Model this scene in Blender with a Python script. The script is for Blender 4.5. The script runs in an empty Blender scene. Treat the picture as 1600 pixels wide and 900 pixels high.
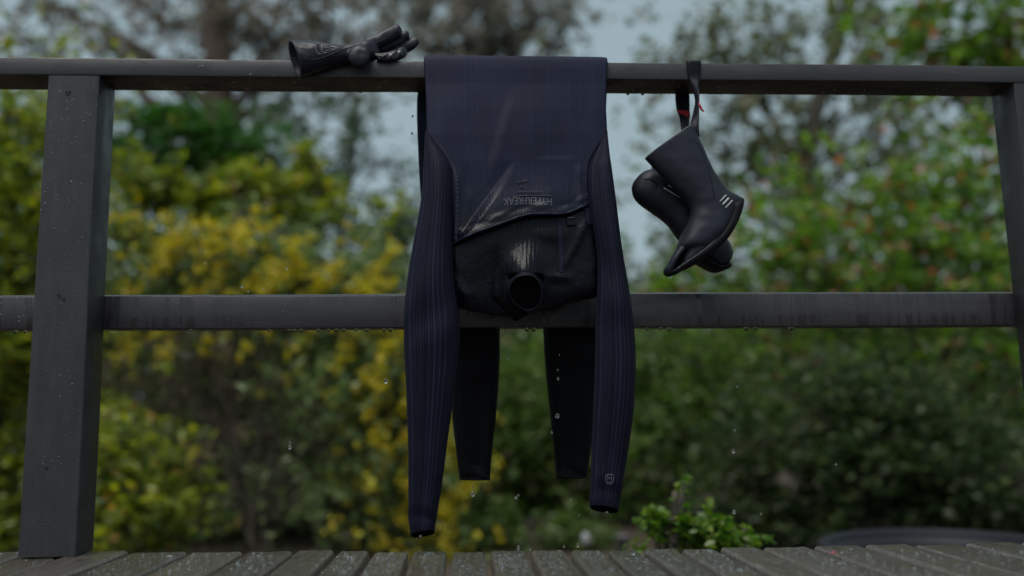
import bpy, bmesh, math, random
import numpy as np
from mathutils import Vector, Matrix

# ------------------------------------------------------------------ camera, world, sun
SC = bpy.context.scene
COL = SC.collection
F_PX, PITCH, ROLL, YAW = 1390.65, 0.1462, -0.0132, 0.0558
CAM = np.array([0.0, -1.7938, 0.2493])
FW = np.array([math.sin(YAW)*math.cos(PITCH), math.cos(YAW)*math.cos(PITCH), math.sin(PITCH)])
R0 = np.array([math.cos(YAW), -math.sin(YAW), 0.0]); U0 = np.cross(R0, FW)
RT = R0*math.cos(ROLL) + U0*math.sin(ROLL); UP = -R0*math.sin(ROLL) + U0*math.cos(ROLL)
cd = bpy.data.cameras.new('camera'); cam = bpy.data.objects.new('camera', cd); COL.objects.link(cam)
cam.matrix_world = Matrix(((RT[0], UP[0], -FW[0], CAM[0]), (RT[1], UP[1], -FW[1], CAM[1]),
                           (RT[2], UP[2], -FW[2], CAM[2]), (0, 0, 0, 1)))
cd.sensor_width = 36; cd.lens = F_PX/1600*36; cd.clip_start = 0.02; cd.clip_end = 2000
cd.dof.use_dof = True; cd.dof.focus_distance = 1.79; cd.dof.aperture_fstop = 1.2
SC.camera = cam

SUN_EL, SUN_AZ = math.radians(66), math.radians(215)       # azimuth clockwise from +Y
w = bpy.data.worlds.new('World'); SC.world = w; w.use_nodes = True
nt = w.node_tree; bg = nt.nodes['Background']
sky = nt.nodes.new('ShaderNodeTexSky'); sky.sky_type = 'NISHITA'; sky.sun_disc = False
sky.sun_elevation = SUN_EL; sky.sun_rotation = SUN_AZ; sky.dust_density = 4.0; sky.air_density = 1.0
hs = nt.nodes.new('ShaderNodeHueSaturation'); hs.inputs['Saturation'].default_value = 0.45
mx = nt.nodes.new('ShaderNodeMixRGB'); mx.inputs[0].default_value = 0.72
mx.inputs[2].default_value = (3.55, 4.85, 5.35, 1)          # the even grey-blue of the cloud sheet
nt.links.new(sky.outputs[0], hs.inputs['Color']); nt.links.new(hs.outputs[0], mx.inputs[1])
nt.links.new(mx.outputs[0], bg.inputs[0]); bg.inputs[1].default_value = 0.10
sd = bpy.data.lights.new('sun', 'SUN'); sun = bpy.data.objects.new('sun', sd); COL.objects.link(sun)
sd.energy = 2.2; sd.angle = math.radians(40); sd.color = (1.0, 0.96, 0.9)
sdir = Vector((math.sin(SUN_AZ)*math.cos(SUN_EL), math.cos(SUN_AZ)*math.cos(SUN_EL), math.sin(SUN_EL)))
sun.rotation_euler = sdir.to_track_quat('Z', 'Y').to_euler()
SC.view_settings.view_transform = 'Standard'; SC.view_settings.look = 'None'
SC.view_settings.exposure = 0.0; SC.view_settings.gamma = 1.0
SC.render.engine = 'CYCLES'
SC.cycles.use_denoising = True
SC.cycles.max_bounces = 8; SC.cycles.transparent_max_bounces = 8
SC.cycles.sample_clamp_indirect = 4.0

rng = np.random.default_rng(7); random.seed(7)

# ------------------------------------------------------------------ helpers
def ray(px, py):
    return FW + RT*(px-800)/F_PX - UP*(py-450)/F_PX
def at(px, py, Y):                       # world point where the sight line meets the plane y = Y
    d = ray(px, py); k = (Y-CAM[1])/d[1]; return CAM + d*k
def at_z(px, py, Z):
    d = ray(px, py); k = (Z-CAM[2])/d[2]; return CAM + d*k
def curve(xs, ys):
    xs = np.array(xs, float); ys = np.array(ys, float)
    return lambda x: np.interp(x, xs, ys)

def tag(o, label=None, cat=None, group=None, kind=None):
    if label: o['label'] = label
    if cat: o['category'] = cat
    if group: o['group'] = group
    if kind: o['kind'] = kind
    return o
def empty(name, loc, label=None, cat=None, group=None, kind=None):
    o = bpy.data.objects.new(name, None); o.location = tuple(loc); o.empty_display_size = .05
    COL.objects.link(o); return tag(o, label, cat, group, kind)
def link(name, me, mat, parent=None, smooth=True, kind=None):
    o = bpy.data.objects.new(name, me); COL.objects.link(o)
    if mat is not None:
        for m in (mat if isinstance(mat, (list, tuple)) else [mat]): me.materials.append(m)
    if smooth: me.polygons.foreach_set('use_smooth', [True]*len(me.polygons))
    if parent is not None:
        o.parent = parent
        if parent.parent is None: o.matrix_parent_inverse = Matrix.Translation(parent.location).inverted()
    if kind: o['kind'] = kind
    return o
class MB:
    def __init__(s): s.v = []; s.f = []; s.uv = []; s.mi = []
    def add(s, verts, faces, uvs=None, mi=0):
        b = len(s.v); s.v += [tuple(map(float, p)) for p in verts]
        for i, f in enumerate(faces):
            s.f.append(tuple(b+k for k in f)); s.mi.append(mi)
            s.uv.append(uvs[i] if uvs else [(0, 0)]*len(f))
        return s
    def mesh(s, name):
        me = bpy.data.meshes.new(name); me.from_pydata(s.v, [], s.f)
        l = me.uv_layers.new(name='UVMap'); flat = [c for f in s.uv for uv in f for c in uv]
        l.data.foreach_set('uv', flat); me.polygons.foreach_set('material_index', s.mi); me.update(); return me
    def build(s, name, mat, parent=None, smooth=True, kind=None, bevel=0, seg=3):
        o = link(name, s.mesh(name), mat, parent, smooth, kind)
        if bevel:
            b = o.modifiers.new('bevel', 'BEVEL'); b.width = bevel; b.segments = seg; b.limit_method = 'ANGLE'
            b.harden_normals = True
        return o
    def box(s, a, b):
        (x0, y0, z0), (x1, y1, z1) = a, b
        v = [(x0,y0,z0),(x1,y0,z0),(x1,y1,z0),(x0,y1,z0),(x0,y0,z1),(x1,y0,z1),(x1,y1,z1),(x0,y1,z1)]
        return s.hexa(v)
    def hexa(s, v):
        return s.add(v, [(0,3,2,1),(4,5,6,7),(0,1,5,4),(1,2,6,5),(2,3,7,6),(3,0,4,7)])
    def grid(s, P, closed=True, cap0=False, cap1=False, ribs=1.0, flip=False):
        """rows of rings -> quads; uv u counts ribs round the ring, v runs along in metres"""
        P = np.asarray(P); m, n, _ = P.shape
        seg = np.linalg.norm(np.roll(P, -1, 1)-P, axis=2); mid = seg.mean(0)
        u = np.concatenate([[0], np.cumsum(mid)]); u = u/u[-1]*ribs
        vv = np.concatenate([[0], np.cumsum(np.linalg.norm(P[1:]-P[:-1], axis=2).mean(1))])
        F, U = [], []
        kk = n if closed else n-1
        for i in range(m-1):
            for j in range(kk):
                j2 = (j+1) % n
                q = (i*n+j, i*n+j2, (i+1)*n+j2, (i+1)*n+j); t = [(u[j], vv[i]), (u[j+1], vv[i]), (u[j+1], vv[i+1]), (u[j], vv[i+1])]
                if flip: q = q[::-1]; t = t[::-1]
                F.append(q); U.append(t)
        V = list(P.reshape(-1, 3))
        for c, i, rv in ((cap0, 0, True), (cap1, m-1, False)):
            if c:
                V.append(P[i].mean(0)); k = len(V)-1
                for j in range(n):
                    a, b = i*n+j, i*n+(j+1) % n
                    F.append((b, a, k) if rv != flip else (a, b, k)); U.append([(u[j], vv[i])]*3)
        return s.add(V, F, U)
    def tube(s, pts, rad, n=8, caps=True, flat=None):
        pts = np.asarray(pts, float); m = len(pts); rad = np.broadcast_to(rad, (m,))
        T = np.gradient(pts, axis=0); T /= np.linalg.norm(T, axis=1)[:, None]+1e-12
        ref = np.array([0., 1, 0]) if abs(T[:, 1]).mean() < .8 else np.array([1., 0, 0])
        rings = []
        for p, t, r in zip(pts, T, rad):
            a = np.cross(t, ref); a /= np.linalg.norm(a)+1e-12; b = np.cross(a, t)
            k = 1 if flat is None else flat
            rings.append([p + r*(math.cos(q)*a + k*math.sin(q)*b) for q in np.linspace(0, 2*math.pi, n, endpoint=False)])
        return s.grid(rings, True, caps, caps)
    def blob(s, c, r, nu=10, nv=7):
        c = np.asarray(c, float); r = np.broadcast_to(r, (3,)); rings = []
        for i in range(1, nv):
            a = math.pi*i/nv
            rings.append([c + r*np.array([math.sin(a)*math.cos(q), math.sin(a)*math.sin(q), math.cos(a)]) for q in np.linspace(0, 2*math.pi, nu, endpoint=False)])
        return s.grid(rings, True, True, True)
def smooth_rows(rows, m):                 # Catmull-Rom through rows of numbers
    A = np.asarray(rows, float); k = len(A); out = []
    for q in np.linspace(0, k-1, m):
        i = min(int(q), k-2); t = q-i
        p0, p1, p2, p3 = A[max(i-1, 0)], A[i], A[i+1], A[min(i+2, k-1)]
        out.append(.5*((2*p1)+(-p0+p2)*t+(2*p0-5*p1+4*p2-p3)*t*t+(-p0+3*p1-3*p2+p3)*t**3))
    return np.array(out)
def ring_pair(xl, yl, xr, yr, Y, hd, n=40, e=.8, tilt=0.0, dy=0.0, skx=0.0):
    """a ring seen edge to edge between two picture points at depth Y, hd deep; dy: depth change left to right"""
    A, B = at(xl, yl, Y-dy), at(xr, yr, Y+dy); c = (A+B)/2; a = (B-A)/2; out = []
    for q in np.linspace(0, 2*math.pi, n, endpoint=False):
        co, si = math.cos(q), math.sin(q)
        x = math.copysign(abs(co)**e, co); y = math.copysign(abs(si)**e, si)
        out.append(c - a*x + np.array([skx*y, -hd*y, tilt*y]))
    return np.array(out)
def loft_pairs(rows, m, n=40, e=.8):      # rows: xl, yl, xr, yr, Y, hd, tilt
    rows = [tuple(r)+(0,)*(9-len(r)) for r in rows]
    return np.array([ring_pair(*r[:6], n=n, e=e, tilt=r[6], dy=r[7], skx=r[8]) for r in smooth_rows(rows, m)])
def hollow_end(R, depth_dir, wall=.8, deep=.05):   # turn a ring back inside the tube: rim, then an inner wall
    c = R.mean(0); rim = c+(R-c)*.97+depth_dir*-.0008
    return [rim, c+(R-c)*wall, c+(R-c)*wall*.97+depth_dir*deep*.4, c+(R-c)*wall*.85+depth_dir*deep]

from mathutils.bvhtree import BVHTree
_trees = {}
def surf(o, px, py, off=.0012):          # nearest point of a finished object's surface on a sight line, lifted off it a little
    if o.name not in _trees:
        dg = bpy.context.evaluated_depsgraph_get(); _trees[o.name] = BVHTree.FromObject(o, dg)
    d = Vector(ray(px, py)).normalized(); h = _trees[o.name].ray_cast(Vector(CAM), d)
    p = h[0] if h[0] is not None else Vector(at(px, py, -.05))
    return np.array(p - d*off)
# ------------------------------------------------------------------ materials
def mat(name):
    m = bpy.data.materials.new(name); m.use_nodes = True; nt = m.node_tree
    return m, nt, nt.nodes['Principled BSDF'], nt.nodes.new, nt.links.new
def ramp(N, stops):
    r = N('ShaderNodeValToRGB'); e = r.color_ramp.elements
    while len(e) < len(stops): e.new(.5)
    for k, (p, c) in zip(e, stops): k.position = p; k.color = (*c, 1) if len(c) == 3 else c
    return r
def g(v): return (v, v, v)
def mapped(N, L, scale, coord='Object'):
    t = N('ShaderNodeTexCoord'); m = N('ShaderNodeMapping'); m.inputs['Scale'].default_value = scale
    L(t.outputs[coord], m.inputs[0]); return m.outputs[0]
def noise(N, L, vec, scale, detail=4, rough=.55):
    n = N('ShaderNodeTexNoise'); n.inputs['Scale'].default_value = scale; n.inputs['Detail'].default_value = detail
    n.inputs['Roughness'].default_value = rough
    if vec is not None: L(vec, n.inputs['Vector'])
    return n.outputs['Fac']
def math_n(N, L, op, a, b=None, c=None):
    m = N('ShaderNodeMath'); m.operation = op
    for i, x in enumerate((a, b, c)):
        if x is None: continue
        if isinstance(x, (int, float)): m.inputs[i].default_value = x
        else: L(x, m.inputs[i])
    return m.outputs[0]
def mixc(N, L, fac, a, b, mode='MIX'):
    m = N('ShaderNodeMixRGB'); m.blend_type = mode
    for i, x in enumerate((fac, a, b)):
        if isinstance(x, (int, float)): m.inputs[i].default_value = x
        elif isinstance(x, tuple): m.inputs[i].default_value = (*x, 1)
        else: L(x, m.inputs[i])
    return m.outputs[0]
def bump(N, L, h, strength, dist, prev=None):
    b = N('ShaderNodeBump'); b.inputs['Strength'].default_value = strength; b.inputs['Distance'].default_value = dist
    L(h, b.inputs['Height'])
    if prev is not None: L(prev, b.inputs['Normal'])
    return b.outputs[0]

def wood_mat(name, grain, base, runs=False, dirty=False):
    m, nt, P, N, L = mat(name)
    v = mapped(N, L, grain)
    gr = noise(N, L, v, 6, 6, .65); big = noise(N, L, mapped(N, L, (1, 1, 1)), 5, 3)
    a = ramp(N, [(.25, tuple(c*.72 for c in base)), (.55, base), (.8, tuple(c*1.35 for c in base))]); L(gr, a.inputs[0])
    b = ramp(N, [(.3, g(.75)), (.7, g(1.15))]); L(big, b.inputs[0])
    col = mixc(N, L, 1.0, a.outputs[0], b.outputs[0], 'MULTIPLY')
    spots = noise(N, L, mapped(N, L, (1, 1, 1)), 170, 2, .5)
    s = ramp(N, [(.66, g(0)), (.74, g(1))]); L(spots, s.inputs[0])
    rough = ramp(N, [(.35, g(.30)), (.65, g(.55))]); L(noise(N, L, mapped(N, L, (1, 1, 1)), 14, 4), rough.inputs[0])
    rv = rough.outputs[0]
    if runs:
        st = noise(N, L, mapped(N, L, (46, 1, 3)), 1.6, 3, .5)
        msk = noise(N, L, mapped(N, L, (2.2, 1, 1)), 1.4, 2)
        r1 = ramp(N, [(.50, g(0)), (.56, g(1))]); L(st, r1.inputs[0])
        r2 = ramp(N, [(.40, g(0)), (.54, g(1))]); L(msk, r2.inputs[0])
        k = mixc(N, L, 1.0, r1.outputs[0], r2.outputs[0], 'MULTIPLY')
        col = mixc(N, L, math_n(N, L, 'MULTIPLY', k, .45), col, tuple(c*.5 for c in base))
        rv = mixc(N, L, k, rv, (.16, .16, .16))
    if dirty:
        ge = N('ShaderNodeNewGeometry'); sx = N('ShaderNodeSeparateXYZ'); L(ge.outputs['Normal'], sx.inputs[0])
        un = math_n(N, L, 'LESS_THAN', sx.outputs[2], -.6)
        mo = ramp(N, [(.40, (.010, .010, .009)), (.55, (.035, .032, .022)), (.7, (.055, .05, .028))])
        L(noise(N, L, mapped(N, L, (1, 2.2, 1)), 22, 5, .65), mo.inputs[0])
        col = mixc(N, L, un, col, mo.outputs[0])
    ge2 = N('ShaderNodeNewGeometry'); sx2 = N('ShaderNodeSeparateXYZ'); L(ge2.outputs['Normal'], sx2.inputs[0])
    rv = mixc(N, L, math_n(N, L, 'GREATER_THAN', sx2.outputs[2], .6), rv, (.07, .07, .07))   # water lies on what faces up
    L(col, P.inputs['Base Color']); L(rv, P.inputs['Roughness'])
    n1 = bump(N, L, gr, .2, .0015); n2 = bump(N, L, s.outputs[0], .5, .0015, n1)
    L(n2, P.inputs['Normal']); P.inputs['Specular IOR Level'].default_value = .5
    return m
W_BASE = (.038, .0355, .0405)
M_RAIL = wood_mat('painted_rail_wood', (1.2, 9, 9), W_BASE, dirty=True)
M_MID = wood_mat('wet_rail_wood', (1.2, 9, 9), (.044, .039, .044), runs=True)
M_POST = wood_mat('painted_post_wood', (9, 9, 1.2), W_BASE)

def board_mat():
    m, nt, P, N, L = mat('wet_deck_board')
    oi = N('ShaderNodeObjectInfo')
    off = N('ShaderNodeCombineXYZ'); L(math_n(N, L, 'MULTIPLY', oi.outputs['Random'], 37.0), off.inputs[1])
    tc = N('ShaderNodeTexCoord'); ad = N('ShaderNodeVectorMath'); L(tc.outputs['Object'], ad.inputs[0]); L(off.outputs[0], ad.inputs[1])
    def mp(sc):
        q = N('ShaderNodeMapping'); q.inputs['Scale'].default_value = sc; L(ad.outputs[0], q.inputs[0]); return q.outputs[0]
    gr = noise(N, L, mp((14, 1.2, 14)), 7, 6, .7)
    a = ramp(N, [(.25, (.044, .036, .031)), (.5, (.078, .066, .059)), (.8, (.125, .109, .098))]); L(gr, a.inputs[0])
    moss = ramp(N, [(.50, g(0)), (.66, g(1))]); L(noise(N, L, mp((2.5, 2, 1)), 6, 5, .6), moss.inputs[0])
    col = mixc(N, L, math_n(N, L, 'MULTIPLY', moss.outputs[0], .35), a.outputs[0], (.085, .062, .022))
    tone = ramp(N, [(0, g(.75)), (1, g(1.3))]); L(oi.outputs['Random'], tone.inputs[0])
    col = mixc(N, L, 1.0, col, tone.outputs[0], 'MULTIPLY')
    pud = ramp(N, [(.50, g(0)), (.60, g(1))]); L(noise(N, L, mp((9, 4.0, 1)), 4.2, 6, .65), pud.inputs[0])
    rg = mixc(N, L, pud.outputs[0], (.17, .17, .17), (.05, .05, .05))
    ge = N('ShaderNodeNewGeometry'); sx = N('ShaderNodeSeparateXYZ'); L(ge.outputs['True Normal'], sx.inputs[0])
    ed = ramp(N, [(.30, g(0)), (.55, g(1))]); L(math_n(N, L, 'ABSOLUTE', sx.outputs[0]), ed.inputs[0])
    col = mixc(N, L, math_n(N, L, 'MULTIPLY', ed.outputs[0], .42), col, (.21, .205, .20))      # pale sky sheen of the wet edges put into the colour
    L(col, P.inputs['Base Color']); L(rg, P.inputs['Roughness'])
    beads = ramp(N, [(.56, g(0)), (.64, g(1))]); L(noise(N, L, mp((1, 1, 1)), 150, 2, .5), beads.inputs[0])
    hgt = mixc(N, L, pud.outputs[0], gr, noise(N, L, mp((1, .5, 1)), 34, 2, .5))
    n1 = bump(N, L, hgt, .8, .011); n2 = bump(N, L, beads.outputs[0], .7, .003, n1); L(n2, P.inputs['Normal'])
    P.inputs['Specular IOR Level'].default_value = .6
    return m
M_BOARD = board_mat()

def neoprene(name, base, ribs=True, wet=False, rough=.55, rib_s=.8, stripe=.55, spec=.11):
    m, nt, P, N, L = mat(name)
    no = noise(N, L, mapped(N, L, (1, 1, 1)), 9, 4)
    t = ramp(N, [(.3, tuple(c*.8 for c in base)), (.7, tuple(c*1.15 for c in base))]); L(no, t.inputs[0])
    col = t.outputs[0]; nrm = None
    fine = noise(N, L, mapped(N, L, (1, 1, 1)), 900, 2, .6)
    if ribs:
        uv = N('ShaderNodeTexCoord'); sx = N('ShaderNodeSeparateXYZ'); L(uv.outputs['UV'], sx.inputs[0])
        wob = noise(N, L, mapped(N, L, (1, 1, .6)), 7, 2)
        u = math_n(N, L, 'ADD', sx.outputs[0], math_n(N, L, 'MULTIPLY', wob, 1.6))
        fr = math_n(N, L, 'FRACT', u)
        tri = math_n(N, L, 'ABSOLUTE', math_n(N, L, 'SUBTRACT', fr, .5))      # 0 at the middle of a rib, .5 in the groove
        gv = ramp(N, [(.30, g(1)), (.44, g(.0))]); L(tri, gv.inputs[0])
        # each rib has its own slight tone and depth
        fl = math_n(N, L, 'FLOOR', u); wn = N('ShaderNodeTexWhiteNoise'); wn.noise_dimensions = '1D'; L(fl, wn.inputs['W'])
        tn = ramp(N, [(0, g(.55)), (.55, g(.85)), (.72, g(1.15)), (1, g(2.5))]); L(wn.outputs['Value'], tn.inputs[0])
        col = mixc(N, L, stripe, col, mixc(N, L, 1.0, col, tn.outputs[0], 'MULTIPLY'))
        col = mixc(N, L, math_n(N, L, 'MULTIPLY', math_n(N, L, 'SUBTRACT', 1.0, gv.outputs[0]), stripe), col, tuple(c*.35 for c in base))
        nrm = bump(N, L, gv.outputs[0], rib_s, .0016)
    nrm = bump(N, L, fine, .25, .0006, nrm)
    if wet:
        tc = N('ShaderNodeTexCoord'); sz = N('ShaderNodeSeparateXYZ'); L(tc.outputs['Object'], sz.inputs[0])
        mr = N('ShaderNodeMapRange'); L(sz.outputs[2], mr.inputs[0])
        mr.inputs[1].default_value = WET_Z[0]; mr.inputs[2].default_value = WET_Z[1]; mr.inputs[3].default_value = 0; mr.inputs[4].default_value = 1
        k = math_n(N, L, 'MULTIPLY_ADD', math_n(N, L, 'SUBTRACT', no, .5), .9, mr.outputs[0])
        kk_ = math_n(N, L, 'MULTIPLY', noise(N, L, mapped(N, L, (1, 1, .7)), 26, 3, .6), mr.outputs[0]); nrm = bump(N, L, kk_, .38, .010, nrm)
        kf_ = math_n(N, L, 'MULTIPLY', noise(N, L, mapped(N, L, (1, 1, .8)), 210, 2, .6), mr.outputs[0]); nrm = bump(N, L, kf_, .28, .0016, nrm)
        r = ramp(N, [(.35, g(rough)), (.7, g(.30))]); L(k, r.inputs[0]); L(r.outputs[0], P.inputs['Roughness']); sp = ramp(N, [(.4, g(spec)), (.8, g(.23))]); L(k, sp.inputs[0])
        c2 = ramp(N, [(.3, g(1)), (.62, g(.8)), (.85, g(.40)), (1, g(.16))]); L(k, c2.inputs[0]); col = mixc(N, L, 1.0, col, c2.outputs[0], 'MULTIPLY')
    else: P.inputs['Roughness'].default_value = rough
    L(col, P.inputs['Base Color']); L(nrm, P.inputs['Normal'])
    P.inputs['Specular IOR Level'].default_value = spec
    if wet: L(sp.outputs[0], P.inputs['Specular IOR Level'])
    return m
WET_Z = (at(800, 225, -.03)[2], at(800, 375, -.03)[2])
NAVY = (.0142, .0172, .039)
M_TORSO = neoprene('ribbed_navy_neoprene_wet', NAVY, wet=True, rib_s=.14, stripe=.09)
M_YOKE = neoprene('smooth_wet_collar', (.009, .010, .018), ribs=False, rough=.42, spec=.25)
M_SLEEVE = neoprene('ribbed_navy_neoprene_sleeve', (.0130, .0138, .030), rib_s=.9, stripe=.6, rough=.5)
M_LEG = neoprene('unlit_black_leg_neoprene', (.0035, .0036, .0055), rib_s=.6, stripe=.5, rough=.7, spec=.13)  # the unlit black of the legs is put into the base colour
M_TAPE = neoprene('seam_tape', (.014, .016, .034), ribs=False, rough=.4, spec=.16)
M_BLACK = neoprene('black_smooth_neoprene', (.012, .0125, .020), ribs=False, rough=.42)
M_BOOT = neoprene('boot_neoprene', (.0195, .021, .032), ribs=False, rough=.45, spec=.24)
M_GLOVE = neoprene('glove_neoprene', (.0125, .013, .023), ribs=False, rough=.38, spec=.3)
M_PALM = neoprene('glove_palm_rubber', (.013, .0135, .019), ribs=False, rough=.22, spec=.5)
def simple(name, c, rough=.5, **k):
    m, nt, P, N, L = mat(name)
    t = ramp(N, [(.3, tuple(x*.8 for x in c)), (.7, tuple(x*1.15 for x in c))]); L(noise(N, L, mapped(N, L, (1, 1, 1)), k.get('sc', 40), 4), t.inputs[0])
    L(t.outputs[0], P.inputs['Base Color']); P.inputs['Roughness'].default_value = rough; P.inputs['Specular IOR Level'].default_value = k.get('spec', .5)
    return m
M_SOLE = simple('black_rubber_sole', (.008, .008, .010), .5, spec=.1)
M_SIZE = simple('grey_size_print', (.13, .135, .16), .5, sc=300)
M_GPRINT = simple('worn_white_print', (.26, .265, .28), .5, sc=300)
M_PRINT = simple('faded_grey_print', (.062, .066, .085), .5, sc=300)
M_WHITE = simple('white_print', (.50, .51, .54), .5, sc=300)
M_INSIDE = simple('lining_shade_black', (.003, .003, .004), .9, spec=.05)  # near-black with the shade of openings and gaps in its colour
M_RED = simple('red_thread', (.35, .015, .02), .6)
M_RIM = simple('welt_edge', (.11, .115, .13), .4)
M_HOLE = simple('nail_hole', (.008, .008, .008), .6)
M_BARK_RED = simple('reddish_bark', (.115, .075, .06), .8, sc=6)
M_BARK = simple('grey_brown_bark', (.085, .07, .055), .8, sc=8)
M_STEM = simple('pale_grey_stems', (.14, .115, .095), .8, sc=8)
M_TUB = simple('dark_grey_tub_plastic', (.020, .021, .028), .5, spec=.2)
M_WATER = simple('dark_tub_water', (.012, .013, .016), .15)
M_STONE = simple('pale_garden_stone', (.30, .30, .31), .7)
M_POT = simple('grey_garden_pot', (.13, .135, .15), .6)
m, nt_, P, N, L = mat('clear_water'); P.inputs['Base Color'].default_value = (1, 1, 1, 1)
P.inputs['Transmission Weight'].default_value = 1; P.inputs['IOR'].default_value = 1.33; P.inputs['Roughness'].default_value = 0
M_DROP = m

GREEN = 2.15
def leaf_mat(name, stops, rough=.45, trans=.45, gain=1.0):
    m, nt, P, N, L = mat(name)
    stops = [(p, tuple(min(.6, x*GREEN*gain) for x in c)) for p, c in stops]
    ge = N('ShaderNodeNewGeometry'); r = ramp(N, stops); L(ge.outputs['Random Per Island'], r.inputs[0])
    L(r.outputs[0], P.inputs['Base Color']); P.inputs['Roughness'].default_value = rough
    t = N('ShaderNodeBsdfTranslucent'); hs = N('ShaderNodeHueSaturation'); hs.inputs['Value'].default_value = 1.7; hs.inputs['Saturation'].default_value = 1.15
    L(r.outputs[0], hs.inputs['Color']); L(hs.outputs[0], t.inputs[0])
    mxs = N('ShaderNodeMixShader'); mxs.inputs[0].default_value = trans
    L(P.outputs[0], mxs.inputs[1]); L(t.outputs[0], mxs.inputs[2]); L(mxs.outputs[0], nt.nodes['Material Output'].inputs[0])
    return m
L_PINE = leaf_mat('pine_needles', [(0, (.030, .034, .024)), (.6, (.062, .058, .045)), (1, (.11, .085, .075))], gain=1.05)
L_EUC = leaf_mat('hazed_eucalypt_leaves', [(0, (.040, .044, .034)), (.6, (.080, .080, .068)), (1, (.13, .115, .105))], gain=1.3)  # haze over the far crown put into the leaf colour
L_DARK = leaf_mat('dark_sparse_leaves', [(0, (.012, .022, .014)), (.7, (.03, .045, .025)), (1, (.06, .055, .045))], gain=1.4)
L_RIGHT = leaf_mat('grey_green_leaves', [(0, (.025, .034, .018)), (.6, (.06, .075, .035)), (1, (.11, .095, .075))], gain=1.0)
L_JUNI = leaf_mat('juniper_sprays', [(0, (.010, .030, .008)), (.6, (.022, .070, .012)), (1, (.05, .085, .022))], gain=.95)
L_RHODO = leaf_mat('rhododendron_leaves', [(0, (.024, .040, .010)), (.5, (.066, .086, .014)), (.95, (.145, .15, .022)), (1, (.17, .07, .03))], .35, gain=1.25)
L_WATTLE = leaf_mat('grey_green_feathery_leaves', [(0, (.022, .042, .018)), (.6, (.07, .095, .035)), (1, (.10, .12, .06))], gain=1.2)
L_FLOWER = leaf_mat('yellow_blossom', [(0, (.20, .135, .014)), (.6, (.35, .235, .014)), (1, (.46, .31, .04))], .6, .3)
L_LIME = leaf_mat('lime_leaves', [(0, (.03, .07, .008)), (.6, (.045, .088, .012)), (1, (.12, .15, .03))], .3)
L_RED = leaf_mat('green_leaves_red_tips', [(0, (.015, .04, .008)), (.6, (.055, .10, .015)), (.86, (.09, .13, .03)), (.93, (.14, .06, .035)), (1, (.17, .05, .035))], .35, gain=1.3)
L_EVER = leaf_mat('dark_evergreen_leaves', [(0, (.006, .011, .004)), (.6, (.015, .027, .008)), (1, (.050, .064, .026))], .4, gain=1.3)
L_OLIVE = leaf_mat('olive_leaves', [(0, (.014, .030, .006)), (.6, (.035, .062, .012)), (1, (.08, .10, .03))], gain=1.25)
L_FAR = leaf_mat('far_wood_leaves', [(0, (.015, .022, .010)), (.6, (.035, .045, .018)), (1, (.06, .06, .035))], gain=1.6)
L_BROWN = leaf_mat('brown_twiggy_leaves', [(0, (.03, .03, .018)), (.6, (.065, .065, .035)), (1, (.13, .085, .07))], gain=1.3)

# ------------------------------------------------------------------ setting: ground, lawn, deck
def ground_mat(name, stops, sc):
    m, nt, P, N, L = mat(name); r = ramp(N, stops); L(noise(N, L, mapped(N, L, (1, 1, 1)), sc, 6, .6), r.inputs[0])
    L(r.outputs[0], P.inputs['Base Color']); P.inputs['Roughness'].default_value = .9
    L(bump(N, L, noise(N, L, mapped(N, L, (1, 1, 1)), sc*8, 4), .6, .03), P.inputs['Normal']); return m
GZ = -0.9
b = MB(); n = 60; xs = np.sign(np.linspace(-1, 1, n))*np.abs(np.linspace(-1, 1, n))**2.5*900
V = [(x, y, GZ + .04*math.sin(x*1.3)*math.cos(y*.9)) for y in xs for x in xs]
b.add(V, [(i*n+j, i*n+j+1, (i+1)*n+j+1, (i+1)*n+j) for i in range(n-1) for j in range(n-1)])
gr = b.build('ground', ground_mat('bark_soil', [(.3, (.035, .024, .018)), (.6, (.075, .052, .040)), (.8, (.05, .06, .025))], 1.2)); gr['kind'] = 'structure'
lawn = MB()
ring = [(-1.4+2.6*math.cos(q)*(1+.12*math.sin(3*q)), 12.2+3.2*math.sin(q), GZ+.06) for q in np.linspace(0, 2*math.pi, 40, endpoint=False)]
lawn.add(ring+[(-1.4, 12.2, GZ+.09)], [(i, (i+1) % 40, 40) for i in range(40)])
lw = lawn.build('lawn', ground_mat('lawn_green', [(.3, (.05, .10, .015)), (.7, (.10, .15, .03))], 6)); lw['kind'] = 'structure'

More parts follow.
